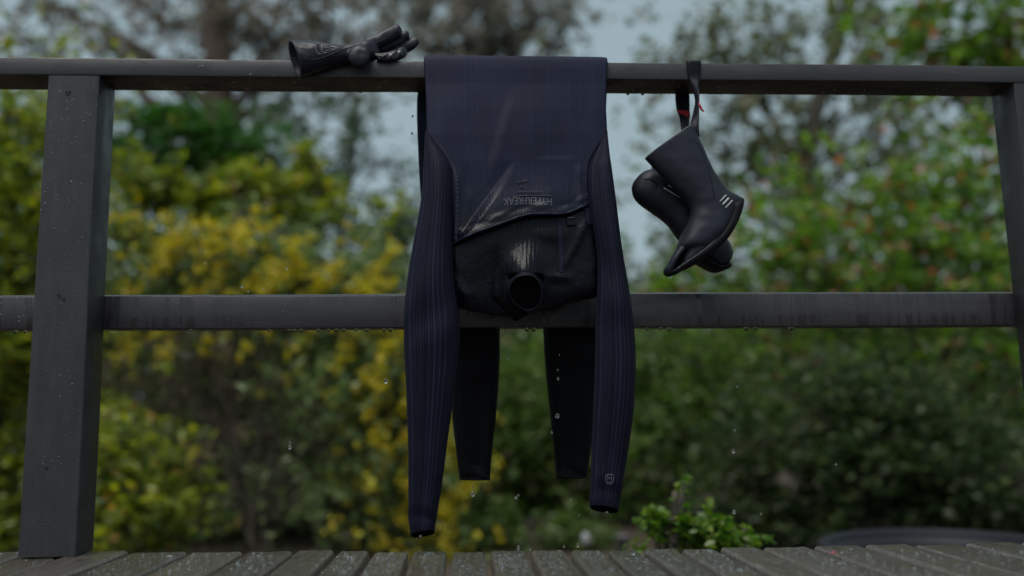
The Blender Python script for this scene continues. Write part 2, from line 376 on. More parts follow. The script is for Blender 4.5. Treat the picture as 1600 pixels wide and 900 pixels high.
EDGE = curve([-300, 0, 200, 800, 1000, 1200, 1400, 1600, 1900], [860, 861.5, 862, 861, 858, 855, 851, 847, 842])
backs = [-210, -120, -30, 52, 118, 202, 295, 382, 460, 525, 580, 642, 702, 762, 825, 887, 945, 1002, 1060, 1120, 1188, 1268, 1348, 1425, 1505, 1590, 1680, 1770, 1860]
gx = [at_z(p, EDGE(p), 0)[0] for p in backs]; gy = [at_z(p, EDGE(p), 0)[1] for p in backs]; print('deck edge', gy)
deck = empty('deck', (0, 0, 0), 'wet dark timber deck floor', None, None, 'structure'); 
for i in range(len(gx)-1):
    x0, x1 = gx[i]+.0055, gx[i+1]-.0055; wd = x1-x0; zo = rng.uniform(-.002, .002); ye = (gy[i]+gy[i+1])/2+rng.uniform(-.004, .004)
    b = MB(); prof = []
    for q in np.linspace(0, 1, 5): a = q*math.pi/2; prof.append((x0+.006*(1-math.sin(a)), -.006*(1-math.cos(a)) ) if False else (x0+.006*(1-math.sin(a)), -.006+.006*math.sin(a) if False else -.006*(1-math.sin(a))**1))
    rd = .009; arc = [(rd*(1-math.cos(q)), -rd*(1-math.sin(q))) for q in np.linspace(0, math.pi/2, 6)]; prof = [(x0, -.032)]+[(x0+a_, z_) for a_, z_ in arc]+[(x0+wd*.3, -.0008), (x0+wd*.7, -.0008)]+[(x1-a_, z_) for a_, z_ in arc[::-1]]+[(x1, -.032)]
    ys = list(np.linspace(-3.2, ye, 30)); rows = []
    for y in ys: rows.append([(x, y, z+zo) for x, z in prof])
    b.grid(rows, True, True, True, flip=True)
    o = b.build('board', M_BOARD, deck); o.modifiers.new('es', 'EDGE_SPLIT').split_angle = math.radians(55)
b = MB()
for yj in (-.16, -.45, -.9, -1.5, -2.2): b.box((gx[0], yj-.022, -.17), (gx[-1], yj+.022, -.0345))
b.build('joist', M_BOARD, deck, smooth=False)

# ------------------------------------------------------------------ railing
rail = empty('deck_railing', (0, 0, 0), 'dark grey painted timber railing along the edge of the wet deck', 'railing')
RT_Z, RB_Z, RD = 1.0, .9619, .0871
b = MB(); nseg = 40; XL, XR = -2.0, 2.6; rows = []
for x in np.linspace(XL, XR, nseg):
    wz = .0006*math.sin(x*3.1)+.0004*math.sin(x*7.7+1); wy = .0007*math.sin(x*2.3+2)
    c = .004; pr = [(0+wy, RB_Z+c), (0+wy, RT_Z-c), (.0012+wy, RT_Z-.0012), (c+wy, RT_Z), (RD-c, RT_Z), (RD-.0012, RT_Z-.0012), (RD, RT_Z-c), (RD, RB_Z+.002), (RD-.002, RB_Z), (.003+wy, RB_Z), (.0009+wy, RB_Z+.0009)]
    rows.append([(x, y, z+wz) for y, z in pr])
b.grid(rows, True, True, True)
o = b.build('top_rail', M_RAIL, rail); o.modifiers.new('es', 'EDGE_SPLIT').split_angle = math.radians(40)
# mid rail: nailed on behind the posts
MY, MD = .0885, .038
def mid_pt(px, py, Y=MY): return at(px, py, Y)
b = MB(); rows = []
tl, tr = mid_pt(165, 461.5), mid_pt(1580, 456.5); bl, br = mid_pt(165, 514.5), mid_pt(1580, 509)
for x in np.linspace(XL, XR, nseg):
    zt = np.interp(x, [tl[0], tr[0]], [tl[2], tr[2]])+(.0005*math.sin(x*4)); zb = np.interp(x, [bl[0], br[0]], [bl[2], br[2]])+.0005*math.sin(x*5+1)
    if x < tl[0]: zt = tl[2]; zb = bl[2]
    c = .005; zt += -.002; pr = [(MY, zb+.003), (MY, zt-.0012), (MY+.0006, zt), (MY+.0145, zt+.0053), (MY+MD-c, zt+.0053), (MY+MD, zt-c), (MY+MD, zb+.003), (MY+MD-.003, zb), (MY+.003, zb), (MY+.0009, zb+.0009)]
    rows.append([(x, y, z) for y, z in pr])
b.grid(rows, True, True, True)
o = b.build('mid_rail', M_MID, rail); o.modifiers.new('es', 'EDGE_SPLIT').split_angle = math.radians(50)
MIDBOT = lambda x: np.interp(x, [bl[0], br[0]], [bl[2], br[2]])
def post(pts_front_top, pts_front_bot, name='post'):
    (x0t, yt), (x1t, _) = pts_front_top; (x0b, yb), (x1b, _) = pts_front_bot
    z1 = RB_Z-.0008; rows = []
    A0, A1 = at(x0t, yt, .0015), at(x1t, yt, .0015); B0, B1 = at(x0b, yb, .0015), at(x1b, yb, .0015)
    for q in np.linspace(0, 1, 24):
        z = .0015+(z1-.0015)*q
        def X(Bp, Ap): return Bp[0]+(Ap[0]-Bp[0])*(z-Bp[2])/(Ap[2]-Bp[2])
        xa, xb = X(B0, A0), X(B1, A1); c = .003; y0, y1 = .0015, .0865; wv = .0005*math.sin(q*9+xa)
        rows.append([(xa+c, y0, z), (xa+.0009, y0+.0009, z), (xa, y0+c, z), (xa, y1-c, z), (xa+c, y1, z), (xb-c+wv, y1, z), (xb+wv, y1-c, z), (xb+wv, y0+c, z), (xb-.0009+wv, y0+.0009, z), (xb-c+wv, y0, z)])
    b = MB(); b.grid(rows, True, True, True, flip=True); o = b.build(name, M_POST, rail)
    o.modifiers.new('es', 'EDGE_SPLIT').split_angle = math.radians(50); return o
p1 = post(((75, 120), (155, 120)), ((27, 870), (118, 870))); p1['label'] = 'thick square post at the left end of the railing'
p2 = post(((1584, 130), (1662, 130)), ((1632, 560), (1712, 560))); p2['label'] = 'square post cut off by the right edge of the picture'
pl = bpy.data.objects
def nail_hole(px, py, Y, axis, r):
    c = at(px, py, Y); b = MB(); ring = []
    for k, rr, dd in ((0, 1.25, .0004), (1, 1.0, .0012), (2, .85, -.0004)):
        row = []
        for q in np.linspace(0, 2*math.pi, 12, endpoint=False):
            u, v = rr*r*math.cos(q), rr*r*math.sin(q)*1.15
            row.append(c+np.array([u, -dd, v]) if axis == 'y' else c+np.array([dd, u, v]))
        ring.append(row)
    b.grid(ring, True, False, True); return b.build('nail_hole', M_HOLE, p1)
nail_hole(105, 146, .0012, 'y', .0035); nail_hole(109, 144, .0012, 'y', .0022)
nail_hole(92, 462, .0012, 'y', .0028); nail_hole(99, 467, .0012, 'y', .003); nail_hole(73, 731, .0012, 'y', .002)
xs_ = at(142, 716, .045)
c0 = p1.data.vertices
nail_hole(141.5, 716, .055, 'x', .0075)

# ------------------------------------------------------------------ wetsuit
suit = empty('wetsuit', at(806, 100, 0), 'navy black ribbed wetsuit hung upside down over the top rail, sleeves dangling in front', 'wetsuit')
yzip = curve([690, 708, 740, 765, 790, 812, 830, 850, 870, 892, 915, 935], [386, 380, 366, 357, 348, 340, 336.5, 335.5, 335.5, 332, 322, 312])
ybot = curve([690, 715, 755, 798, 806, 825, 850, 868, 875, 890, 940], [480, 483, 489, 497, 499, 491, 485, 484, 482, 474, 464])
cY = curve([100, 130, 170, 210, 250, 300, 360, 420, 500], [-.0085, -.012, -.020, -.026, -.030, -.034, -.036, -.036, -.034])
cH = curve([100, 130, 170, 210, 250, 300, 360, 420, 470, 500], [.006, .008, .012, .016, .019, .021, .022, .0215, .019, .017])
cXL = curve([100, 130, 170, 210, 250, 300, 360, 420, 500], [662.5, 664, 665.5, 666, 676, 690, 694, 698, 704])
cXR = curve([100, 130, 170, 210, 250, 300, 360, 420, 500], [949, 948, 947, 949, 944, 936, 936, 938, 940])
def sst(a, b, x): t = np.clip((x-a)/(b-a), 0, 1); return t*t*(3-2*t)
def seg_side(px, py, A, B):              # signed distance (px) to a line, and position along it
    ax, ay = A; bx, by = B; l = math.hypot(bx-ax, by-ay); ux, uy = (bx-ax)/l, (by-ay)/l
    s = (px-ax)*ux+(py-ay)*uy; d = (px-ax)*(-uy)+(py-ay)*ux; return d, s/l
def relief(px, py):
    """how far the front layer stands out (m) beyond its flat lie"""
    r = 0.0
    # long soft crease from the waist
    d, t = seg_side(px, py, (800, 140), (766, 262)); k = sst(-.1, .35, t)*(1-sst(.85, 1.25, t))
    r += .0045*k*(1-sst(-9, 9, d))*math.exp(min(0, d)/38)
    # raised wet chest fold with a sharp left edge
    d, t = seg_side(px, py, (806, 250), (728, 358)); k = sst(-.05, .2, t)*(1-sst(.9, 1.3, t))
    r += .0030*k*(1-sst(-3, 3, d))*math.exp(min(0, d)/60)
    r += .016*sst(248, 345, py)*(1-sst(-10, 4, d))*(1-sst(850, 925, px))*(1-sst(-4, 8, py-yzip(px)))
    d, t = seg_side(px, py, (835, 247), (905, 246)); k = sst(0, .2, t)*(1-sst(.7, 1, t)); r += .0014*k*sst(-4, 4, d)*math.exp(-max(0, d)/40)
    # zip flap lip: swells above the zip, drops sharply below
    dz = py-yzip(px); amp = .0085*(.55+.45*math.sin((px-700)/36))+.004*math.exp(-((px-880)/34)**2)
    r += amp*math.exp(min(0, dz)/15)*(1-sst(-2.0, 4.0, dz))
    r += .0022*math.exp(-((dz+14)/5)**2)*math.sin(px/11.0)
    # yoke below the zip
    if dz > 0:
        q = math.exp(-((px-822)/27)**2)*sst(368, 428, py)*(1-sst(426, 434, py)*math.exp(-((px-822)/27)**6))*(1-sst(440, 486, py)); r += .037*q
        r += .00055*math.sin(px*2*math.pi/6.5+py*.03)*sst(6, 16, dz)*(1-sst(65, 90, dz))*math.exp(-((px-826)/30)**2)
        r += .0045*math.exp(-((px-850)/46)**2)*math.exp(-((dz-30)/15)**2)
        r += .0040*math.exp(-((px-752)/30)**2)*math.exp(-((dz-30)/26)**2)
        r -= .0060*math.exp(-((px-777)/9)**2)*sst(20, 70, dz)
        d, t = seg_side(px, py, (846, 430), (905, 436)); r += .005*math.exp(-(d/7)**2)*sst(-.1, .3, t)*(1-sst(.5, 1, t))
        d, t = seg_side(px, py, (925, 330), (880, 420)); r += .0035*math.exp(-(d/7)**2)*sst(-.1, .2, t)*(1-sst(.8, 1.1, t))
    # underarm ease lines
    for (A, B, a, wd) in (((716, 262), (716, 372), .0035, 7), ((905, 258), (912, 330), .004, 7), ((735, 300), (722, 372), .0018, 8), ((690, 420), (735, 470), .004, 9)):
        d, t = seg_side(px, py, A, B); r += a*math.exp(-(d/wd)**2)*sst(-.1, .2, t)*(1-sst(.8, 1.1, t))
    r += .0009*math.sin(px/23+py/61)+.0007*math.sin(px/13-py/37+1.3)*sst(180, 260, py)
    return r
def front_Y(px, py):
    xl, xr = cXL(py), cXR(py); t = np.clip((px-xl)/(xr-xl), 0, 1)
    h = max(0, 1-abs(2*t-1)**5)**(1/5); e = sst(0, .12, t)*sst(0, .12, 1-t)
    return cY(py)-cH(py)*h-relief(px, py)*e*sst(118, 170, py)
NT = 200
tt = np.linspace(0, 1, NT); tt = tt+.06*np.sin(2*math.pi*tt)*-1*.5
rings = []
def wrap_ring(y, z, ny, nz, xl, xr, ht):
    l = math.hypot(ny, nz); ny, nz = ny/l, nz/l; out = []
    for side, ts in ((1, tt), (-1, tt[::-1])):
        for t in ts:
            h = max(0, 1-abs(2*t-1)**8)**(1/8)
            out.append((xl+(xr-xl)*t, y+side*ny*ht*h, z+side*nz*ht*h))
    return out
xA, xB = at(662.5, 100, 0)[0], at(949, 100, 0)[0]
hxl = lambda px, py: at(px, py, .12)[0]
back = [(.150, .640, 1, .1, hxl(664, 330), hxl(938, 330), .030), (.145, .69, 1, .12, hxl(661, 300), hxl(940, 300), .030), (.132, .76, 1, .1, hxl(656, 250), hxl(944, 250), .024),
        (.114, .86, 1, .1, hxl(653, 190), hxl(944, 190), .016), (.102, .93, 1, .05, hxl(652, 150), hxl(944, 150), .010), (.0955, .975, 1, 0, hxl(655, 120), hxl(944, 120), .0065),
        (.0945, .992, 1, .15, xA, xB, .006), (.0910, 1.0035, 1, 1, xA, xB, .0055), (.082, 1.0068, .15, 1, xA, xB, .0055), (.043, 1.0068, 0, 1, xA, xB, .0055),
        (.006, 1.0066, -.15, 1, xA, xB, .0055), (-.0032, 1.0033, -1, 1, xA, xB, .0055), (-.0068, .9945, -1, .15, xA, xB, .0055)]
for r in smooth_rows(back, 46): rings.append(wrap_ring(*r))
NB = 46
for py in np.arange(106, 360, 1.5):
    out = []
    for t in tt:
        px = cXL(py)+(cXR(py)-cXL(py))*t; out.append(at(px, py, front_Y(px, py)))
    for t in tt[::-1]:
        px = cXL(py)+(cXR(py)-cXL(py))*t; h = max(0, 1-abs(2*t-1)**5)**.2; p = at(px, py, cY(py)); out.append((p[0], min(-.002, cY(py)+cH(py)*h*.8), p[2]))
    rings.append(out)
for s in np.linspace(0, 1, 96)[1:]:
    out = []
    sh = min(1, s)
    for side in (0, 1):
        for t in (tt if side == 0 else tt[::-1]):
            py0 = 360+s*(490-360); px = cXL(py0)+(cXR(py0)-cXL(py0))*t; py = 360+(ybot(px)-360)*s
            e5 = max(0, 1-abs(2*t-1)**5)**.2; tp = math.sqrt(max(0, 1-max(0, (s-.75)/.25)**2.2))
            if side == 0:
                Y = front_Y(px, min(py, 470)); mid = cY(py); Y = mid+(Y-mid)*max(.12, tp); out.append(at(px, py, Y))
            else:
                p = at(px, py, cY(py)); out.append((p[0], min(-.004, cY(py)+cH(py)*e5*.8*max(.12, tp)), p[2]))
    rings.append(out)
b = MB(); b.grid(rings, True, True, True, ribs=128)
b.build('torso', M_TORSO, suit)

L_ROWS = [(664.5,205,670,207,-.034,.006),(663.5,221,684,226,-.040,.010),(662.5,243,699,246,-.046,.014),(661.5,265,704.5,264,-.050,.017),(659.5,300,706,300,-.056,.020),(653,340,706.5,340,-.060,.023),(645.5,380,706.5,380,-.063,.026),(638.5,420,708,420,-.066,.028),
          (633.5,460,712,460,-.068,.030),(631,495,717,495,-.069,.031),(631,525,718.5,525,-.069,.031),(632,560,716,560,-.068,.030),(634,600,711,600,-.067,.029),(636,650,705,650,-.065,.027),(637.5,700,698,700,-.063,.024),
          (638,750,692,748,-.062,.022),(638,790,685.5,788,-.061,.020),(638.5,815,681.5,812,-.060,.019,.004),(641.5,836,679,830,-.060,.018,.0075)]
R_ROWS = [(944,203,949,205,-.034,.006),(937,224,950.5,222,-.040,.010),(927,246,953,245,-.046,.014),(920.5,263,955.5,262,-.050,.017),(919,300,960.5,300,-.056,.020),(924,340,965.5,340,-.060,.022),(931,380,970.5,380,-.062,.023),(934,420,977,420,-.063,.024),
          (933,460,984,460,-.064,.025),(931,500,989,500,-.064,.026),(930,550,993,550,-.064,.027),(928.5,600,992.5,600,-.063,.026),(926.5,650,989,650,-.062,.025),(924.5,700,982,700,-.060,.023),(923,740,975,742,-.060,.021),
          (922,770,970,774,-.060,.019,.003),(922,791,966,798,-.060,.018,.0075)]
def fold_noise(R, seed, amp):             # drape: slow bends and elbow creases in a hanging tube
    R = R.copy(); m, n, _ = R.shape; r = np.random.default_rng(seed); ph = r.uniform(0, 6, 6)
    for i in range(m):
        v = i/m
        for j in range(n):
            q = 2*math.pi*j/n
            d = amp*(math.sin(2*q+ph[0]+v*5)+.7*math.sin(3*q+ph[1]-v*9)+1.5*math.sin(v*34+2.2*math.sin(q+ph[2])+ph[3])*math.exp(-((v-.5)/.10)**2)+.9*math.sin(v*60+3*math.sin(q+ph[4]))*math.exp(-((v-.9)/.06)**2))*min(1, v*6)
            R[i, j, 1] += d*math.sin(q)*1.0
    return R
def sleeve(rows, seed, label):
    R = fold_noise(loft_pairs(rows, 150, 64, .85), seed, .0022)
    b = MB(); b.grid(R, True, True, False, ribs=54); o = b.build('sleeve', M_SLEEVE, suit); o['label'] = label
    last = R[-1]; c = last.mean(0); up = np.array([0, 0, .03]); 
    cuff = [c+(last-c)*1.012+up*.55, c+(last-c)*1.03+up*.5, c+(last-c)*1.025, c+(last-c)*.99-np.array([0, 0, .0015]), c+(last-c)*.9, c+(last-c)*.86+up, c+(last-c)*.6+up*1.7]
    b = MB(); b.grid(cuff[:4], True, ribs=54); b.build('cuff', M_SLEEVE, o)
    b = MB(); b.grid(cuff[3:], True, False, True); b.build('shaded_inside', M_INSIDE, o)
    return o, R
sl, RL = sleeve(L_ROWS, 3, 'longer left-hand sleeve ending lower than the other'); sr, RR = sleeve(R_ROWS, 5, 'right-hand sleeve with a small M size mark above its cuff')

def leg(rows, seed):
    R = fold_noise(loft_pairs(rows, 90, 48, .8), seed, .003); b = MB(); last = R[-1]; c = last.mean(0)
    b.grid(list(R)+[c+(last-c)*.95-np.array([0, 0, .001]), c+(last-c)*.9+np.array([0, 0, .03])], True, True, True, ribs=44); return b.build('leg', M_LEG, suit)
leg([(666,290,800,290,.150,.030),(672,350,797,350,.160,.032),(686,420,789,420,.165,.032),(700,480,783,480,.168,.032),(703,520,781,520,.168,.030),(703,560,781,560,.167,.030),(704,600,779,600,.166,.028),(706.5,650,775,650,.165,.026),(712,700,769.5,700,.164,.024),(717,740,766,742,.164,.022),(718,749,766,749,.164,.022)], 11)
leg([(806,290,938,290,.150,.030),(815,350,938,350,.160,.032),(832,420,937,420,.165,.032),(845,480,936,480,.168,.032),(849,520,935,520,.168,.030),(851,560,935,560,.167,.030),(854.5,600,933,600,.166,.028),(860,650,929,650,.165,.026),(865,700,923.5,700,.164,.024),(868.5,740,917.5,740,.164,.022),(869,747,917,746,.164,.022)], 12)

# collar: a short tube standing out of the yoke towards the viewer and down
rings = []
def rim_Y(q): return -.088-.017*math.sin(q)+.0018*math.sin(3*q+1)+.0008*math.sin(5*q)
for k, (sx, f) in enumerate([(1.22, 0), (1.15, .25), (1.09, .6), (1.04, .88), (1.0, 1)]):
    row = []
    for q in np.linspace(0, 2*math.pi, 72, endpoint=False):
        wob = 1+.05*math.sin(2*q+.6)+.035*math.sin(3*q+1.2)+.012*math.sin(7*q); x, y = 822-25*sx*math.cos(q)*wob, 456.5-28.5*sx*math.sin(q)*wob
        row.append(at(x, y, (front_Y(x, min(y, 468))+.004)*(1-f)+rim_Y(q)*f))
    rings.append(row)
rings = smooth_rows(np.array(rings).reshape(5, -1), 18).reshape(18, 72, 3)
b = MB(); b.grid(rings, True, ribs=26)
o = b.build('collar', M_YOKE, suit)
last = np.array(rings[-1]); c = last.mean(0); D = np.array([0, 1., .25])
b = MB(); b.grid([last, c+(last-c)*1.015-D*.0016, c+(last-c)*.985-D*.0026, c+(last-c)*.95-D*.0016, c+(last-c)*.935+D*.002], True, ribs=40); b.build('collar_rim', M_YOKE, o)
b = MB(); b.grid([c+(last-c)*.935+D*.002, c+(last-c)*.9+D*.003, c+(last-c)*.5+D*.004], True, False, True); b.build('shaded_inside', M_INSIDE, o)  # shallow black cap, the shade of the deep neck hole put into its colour
# back of the neck hanging as a limp point under the collar
b = MB(); R = [ring_pair(xl, y, xr, y, Y, hd, 32, .9) for xl, y, xr, Y, hd in smooth_rows([(770,462,846,-.050,.014),(778,474,842,-.052,.014),(788,485,834,-.053,.012),(796,494,820,-.053,.008),(801,499,811,-.053,.004),(804,502,806,-.053,.001)], 20)]
b.grid(R, True, True, True, ribs=24); b.build('neck_back', M_INSIDE, suit)

def on_torso(px, py, off=.0012): return at(px, py, front_Y(px, py)-off)
def strip(name, pts, wpx, mat_, parent, off=.0018, stitch=True, yf=None, n=60):
    """a flat tape laid on the cloth along picture points"""
    P = smooth_rows(pts, n); T = np.gradient(P, axis=0); T /= np.linalg.norm(T, axis=1)[:, None]; Nn = np.stack([-T[:, 1], T[:, 0]], 1)
    rows = []; yf = yf or front_Y
    for i, (p, q) in enumerate(zip(P, Nn)):
        row = []
        for s in (-1.0, -.85, -.3, .3, .85, 1.0):
            x, y = p+q*wpx/2*s; k = off*(1-.9*(abs(s) > .9)) + (0.0003 if stitch and i % 2 else 0)
            row.append(at(x, y, yf(p[0], p[1])*.35+yf(x, y)*.65-k))
        rows.append(row)
    b = MB(); b.grid(rows, False); return b.build(name, mat_, parent, smooth=not stitch)
def sl_front(R):
    def f(px, py):
        return -.0
    return f
strip('seam_tape', [(667, 207), (680, 219), (692, 234), (703, 252), (711, 268), (714, 300), (714, 340), (712, 374)], 7, M_TAPE, suit, .0035, n=80)
strip('seam_tape', [(946, 205), (932, 222), (920, 241), (914, 258), (913, 285), (916, 318), (922, 350)], 10, M_TAPE, suit, .0035, n=70)
strip('seam_tape', [(873, 340), (875, 360), (876.5, 385), (877, 408), (876, 424)], 8, M_TAPE, suit, .0022, n=50)
# zip: welt lip over a dark gap, with a pull tab at its right end
P = smooth_rows([(707, 383), (722, 374.5), (740, 366), (765, 357), (790, 348), (812, 340), (830, 336), (850, 335.5), (872, 335.5), (890, 333), (904, 327), (918, 321)], 70)
b = MB(); b.tube([on_torso(x, y-1.5, .0022) for x, y in P], [.0026+.0006*math.sin(i*.9) for i in range(70)], 8); zp = b.build('chest_zip', M_TAPE, suit)
b = MB(); b.tube([on_torso(x, y+2.6, -.0005) for x, y in P], .0028, 8); b.build('zip_gap', M_INSIDE, zp)
b = MB(); c4 = [on_torso(x, y, .004) for x, y in ((885, 339), (900, 338.5), (900.5, 351), (886, 352))]
b.hexa([c4[3]+np.array([0, .002, 0]), c4[2]+np.array([0, .002, 0]), c4[1]+np.array([0, .002, 0]), c4[0]+np.array([0, .002, 0]), c4[3]-np.array([0, .0015, 0]), c4[2]-np.array([0, .0015, 0]), c4[1]-np.array([0, .0015, 0]), c4[0]-np.array([0, .0015, 0])])
b.build('zip_pull', M_BLACK, zp, False)
b = MB(); b.tube([on_torso(887+i*2.6, 340.5-.6*math.sin(i*.6), .007) for i in range(5)], .0013, 8); b.build('zip_slider', M_RIM, zp)

# flat print
def text_px(s, cx, cy, hpx, wpx, rot180, yf, parent, name, mat_, off=.0015, skew=0, arch=0, so=None):
    cu = bpy.data.curves.new('t', 'FONT'); cu.body = s; cu.resolution_u = 2; ob = bpy.data.objects.new('t', cu); COL.objects.link(ob)
    dg = bpy.context.evaluated_depsgraph_get(); me = bpy.data.meshes.new_from_object(ob.evaluated_get(dg)); bpy.data.objects.remove(ob)
    co = np.array([v.co[:2] for v in me.vertices]); lo, hi = co.min(0), co.max(0); co = (co-lo)/(hi-lo)-.5
    for v, (x, y) in zip(me.vertices, co):
        x, y = x*wpx, -y*hpx
        if rot180: x, y = -x, -y
        X = cx+x+skew*y; Yp = cy+y+arch*(x/wpx*2)**2
        v.co = surf(so, X, Yp, off) if so else at(X, Yp, yf(X, Yp)-off)
    return link(name, me, mat_, parent, False)
text_px('HYPERFREAK', 824, 313.5, 11.5, 76, True, front_Y, suit, 'chest_print', M_PRINT, arch=2)
b = MB(); b.tube([on_torso(x, 305.2+2*((x-834)/30)**2, .0012) for x in np.linspace(800, 863, 24)], .0008, 5)
for k in range(11):                      # the worn small line of slanted marks and the worn emblem above it, both illegible
    x = 809+k*3.4; b.tube([on_torso(x, 302, .0012), on_torso(x+1.8, 298.3, .0012)], .0007, 4)
for k in range(5):
    x = 808+k*3.6; b.tube([on_torso(x, 288-.6*k, .0012), on_torso(x+1.2, 283-.6*k, .0012), on_torso(x+3.2, 286-.6*k, .0012)], .0007, 4)
b.tube([on_torso(812, 294, .0012), on_torso(817, 291, .0012)], .0009, 4)
b.build('print_line', M_PRINT, suit)
# M size mark on the right-hand cuff
text_px('M', 952.5, 748, 7.5, 7, False, None, sr, 'size_letter', M_SIZE, .0010, so=sr)
fr = []
for q in np.linspace(0, 2*math.pi, 29):
    co, si = math.cos(q), math.sin(q); x = 952.5+6.3*math.copysign(abs(co)**.5, co); y = 748+6.3*math.copysign(abs(si)**.5, si); fr.append(surf(sr, x, y, .0008))
b = MB(); b.tube(fr, .0007, 5); b.tube([surf(sr, x, 756.5, .0008) for x in (948, 951, 954, 957)], .0006, 5); b.build('size_frame', M_SIZE, sr)

# ------------------------------------------------------------------ boots
def dent(o, size, amount):               # slack: soft dents in limp rubber
    t = bpy.data.textures.new('slack', 'CLOUDS'); t.noise_scale = size; t.noise_depth = 1
    d = o.modifiers.new('slack', 'DISPLACE'); d.texture = t; d.strength = amount; d.mid_level = .5; d.texture_coords = 'LOCAL'; return o
def remeshed(o, vox, it=6):
    r = o.modifiers.new('rm', 'REMESH'); r.mode = 'VOXEL'; r.voxel_size = vox; r.use_smooth_shade = True
    s = o.modifiers.new('sm', 'SMOOTH'); s.factor = .5; s.iterations = it; return o
def inner_end(R, back, wall=.86):
    c = R.mean(0); return [c+(R-c)*wall+back*.001, c+(R-c)*wall*.95+back*.02, c+(R-c)*.55+back*.035]
BY = -.048
boot = empty('neoprene_boot', at(1085, 300, BY), 'front black split-toe neoprene boot, toe down, hung by a strap on the top rail', 'boot', 'pair of wetsuit boots on the rail')
rows = [(1008,248,1081,196,BY,.026),(1030,271,1093,220,BY,.028),(1052,294,1105,246,BY,.030),(1069,311,1119,274,BY,.031),(1077,322,1136,297,BY,.032),(1078.5,334,1157.5,312,BY,.033),(1073,350,1151,340,BY,.035),(1065,367,1138,364,BY,.037),(1057,384,1120,386,BY,.033),(1054,391,1112,394,BY,.018)]
R = loft_pairs(rows, 60, 44, .9); ax = (R[8].mean(0)-R[0].mean(0)); ax /= np.linalg.norm(ax)
b = MB(); b.grid(inner_end(R[0], ax)[::-1]+list(R), True, True, True)
T1 = loft_pairs([(1056,388,1071,392,BY,.022),(1049,401,1060.5,403,BY-.004,.021),(1042,414,1053.5,416,BY-.006,.018),(1037,422,1050.5,425,BY-.006,.015),(1037.5,429,1049.5,430,BY-.005,.011)], 24, 28, .95)
T2 = loft_pairs([(1072,384,1116,388,BY,.030),(1069,395,1105,400,BY,.028),(1065,404,1092,409,BY,.024),(1062,411,1079,414,BY,.018),(1060,415,1070,416,BY,.008)], 24, 32, .95)
b.grid(T1, True, True, True); b.grid(T2, True, True, True)
shell = remeshed(b.build('boot_shell', M_BOOT, boot), .0016, 8); dent(shell, .040, .0036)
# sole: rubber foxing along the right-hand edge from heel to toe
rows = [(1154,309,1158.5,310,BY,.008),(1148,315,1160,315,BY,.022),(1140,324,1158,326,BY,.031),(1135,338,1153,342,BY,.033),(1127,356,1144,360,BY,.035),(1114,373,1131,379,BY,.036),(1096,389,1112,396,BY,.034),(1078,402,1094,409,BY,.029),(1064,411,1078,418,BY,.024),(1055,418,1064,424,BY-.002,.019),(1047,422,1055,429.5,BY-.004,.017),(1039,424,1043,432,BY-.005,.014)]
b = MB(); SR = loft_pairs(rows, 50, 28, .7); b.grid(SR, True, True, True); sole = b.build('sole', M_SOLE, boot)
rim = []
for r in smooth_rows(rows[1:10], 60): rim.append(surf(sole, r[0]+3.0, r[1]+2.0, .0002))
b = MB(); b.tube(rim, [.0006+.0005*math.sin(i*.7)**2 for i in range(60)], 6); b.build('welt', M_RIM, sole)
b = MB(); b.grid(loft_pairs([(1056,390,1076,392,BY+.006,.014),(1052,402,1070,406,BY+.006,.014),(1049,414,1068,416,BY+.004,.013),(1046,422,1060,424,BY+.002,.010)], 16, 20, .9), True, True, True); b.build('toe_gap_filler', M_INSIDE, boot)  # added filler, its black stands for the shade between the toes
# toe cleft welt
b = MB(); b.tube([surf(shell, x, y, .0002) for i, (x, y) in enumerate([(1071, 391), (1064, 396), (1059, 404), (1056, 412), (1056, 417), (1060, 419.5), (1068, 418)])], [.0010]*7, 6); b.build('toe_welt', M_INSIDE, boot)
# cuff edge
b = MB(); c = R[0].mean(0); b.tube(np.vstack([c+(R[0]-c)*.97, c+(R[0][:1]-c)*.97]), .0014, 6); b.build('cuff_edge', M_RIM, boot)
# back seam
b = MB(); b.tube([surf(shell, x, y, .0004) for x, y in ((1080, 212), (1091, 225), (1100, 245), (1108, 268), (1113, 290), (1116, 310))], .0008, 6); b.build('seam', M_TAPE, boot)
b = MB()
for x0, y0, x1, y1, wd in ((1125, 315, 1135, 304.5, .0013), (1133.5, 325, 1144.5, 313, .0013), (1129, 320, 1139, 309.5, .0020)):
    b.tube([surf(shell, x0+(x1-x0)*q, y0+(y1-y0)*q, .0008) for q in (0, .25, .5, .75, 1)], wd, 5, flat=.4)
b.build('heel_print', M_WHITE, boot)
# rear boot
CY_ = .020
boot2 = empty('neoprene_boot', at(1060, 320, CY_), 'rear black neoprene boot half hidden behind the other, heel to the left', 'boot', 'pair of wetsuit boots on the rail')
rows = [(989,285,988,296,CY_,.010),(996,275,994,313,CY_,.024),(1010,266.5,1010,327,CY_,.033),(1028,265,1028,339,CY_,.037),(1050,274,1045,354,CY_,.038),(1075,298,1062,376,CY_,.038),(1100,332,1083,398,CY_,.038),(1124,362,1104,413,CY_,.035),(1140,381,1121,421,CY_,.028),(1146,394,1136,415,CY_,.016)]
R2 = loft_pairs(rows, 50, 40, .92); b = MB(); b.grid(R2, True, True, True)
rows = [(1022,240,1080,200,CY_+.004,.024),(1018,262,1094,240,CY_+.004,.028),(1014,285,1090,300,CY_+.002,.034),(1020,305,1080,335,CY_,.034)]
b.grid(loft_pairs(rows, 24, 40, .9), True, True, True)
shell2 = remeshed(b.build('boot_shell', M_BOOT, boot2), .0018, 8); dent(shell2, .040, .0045)
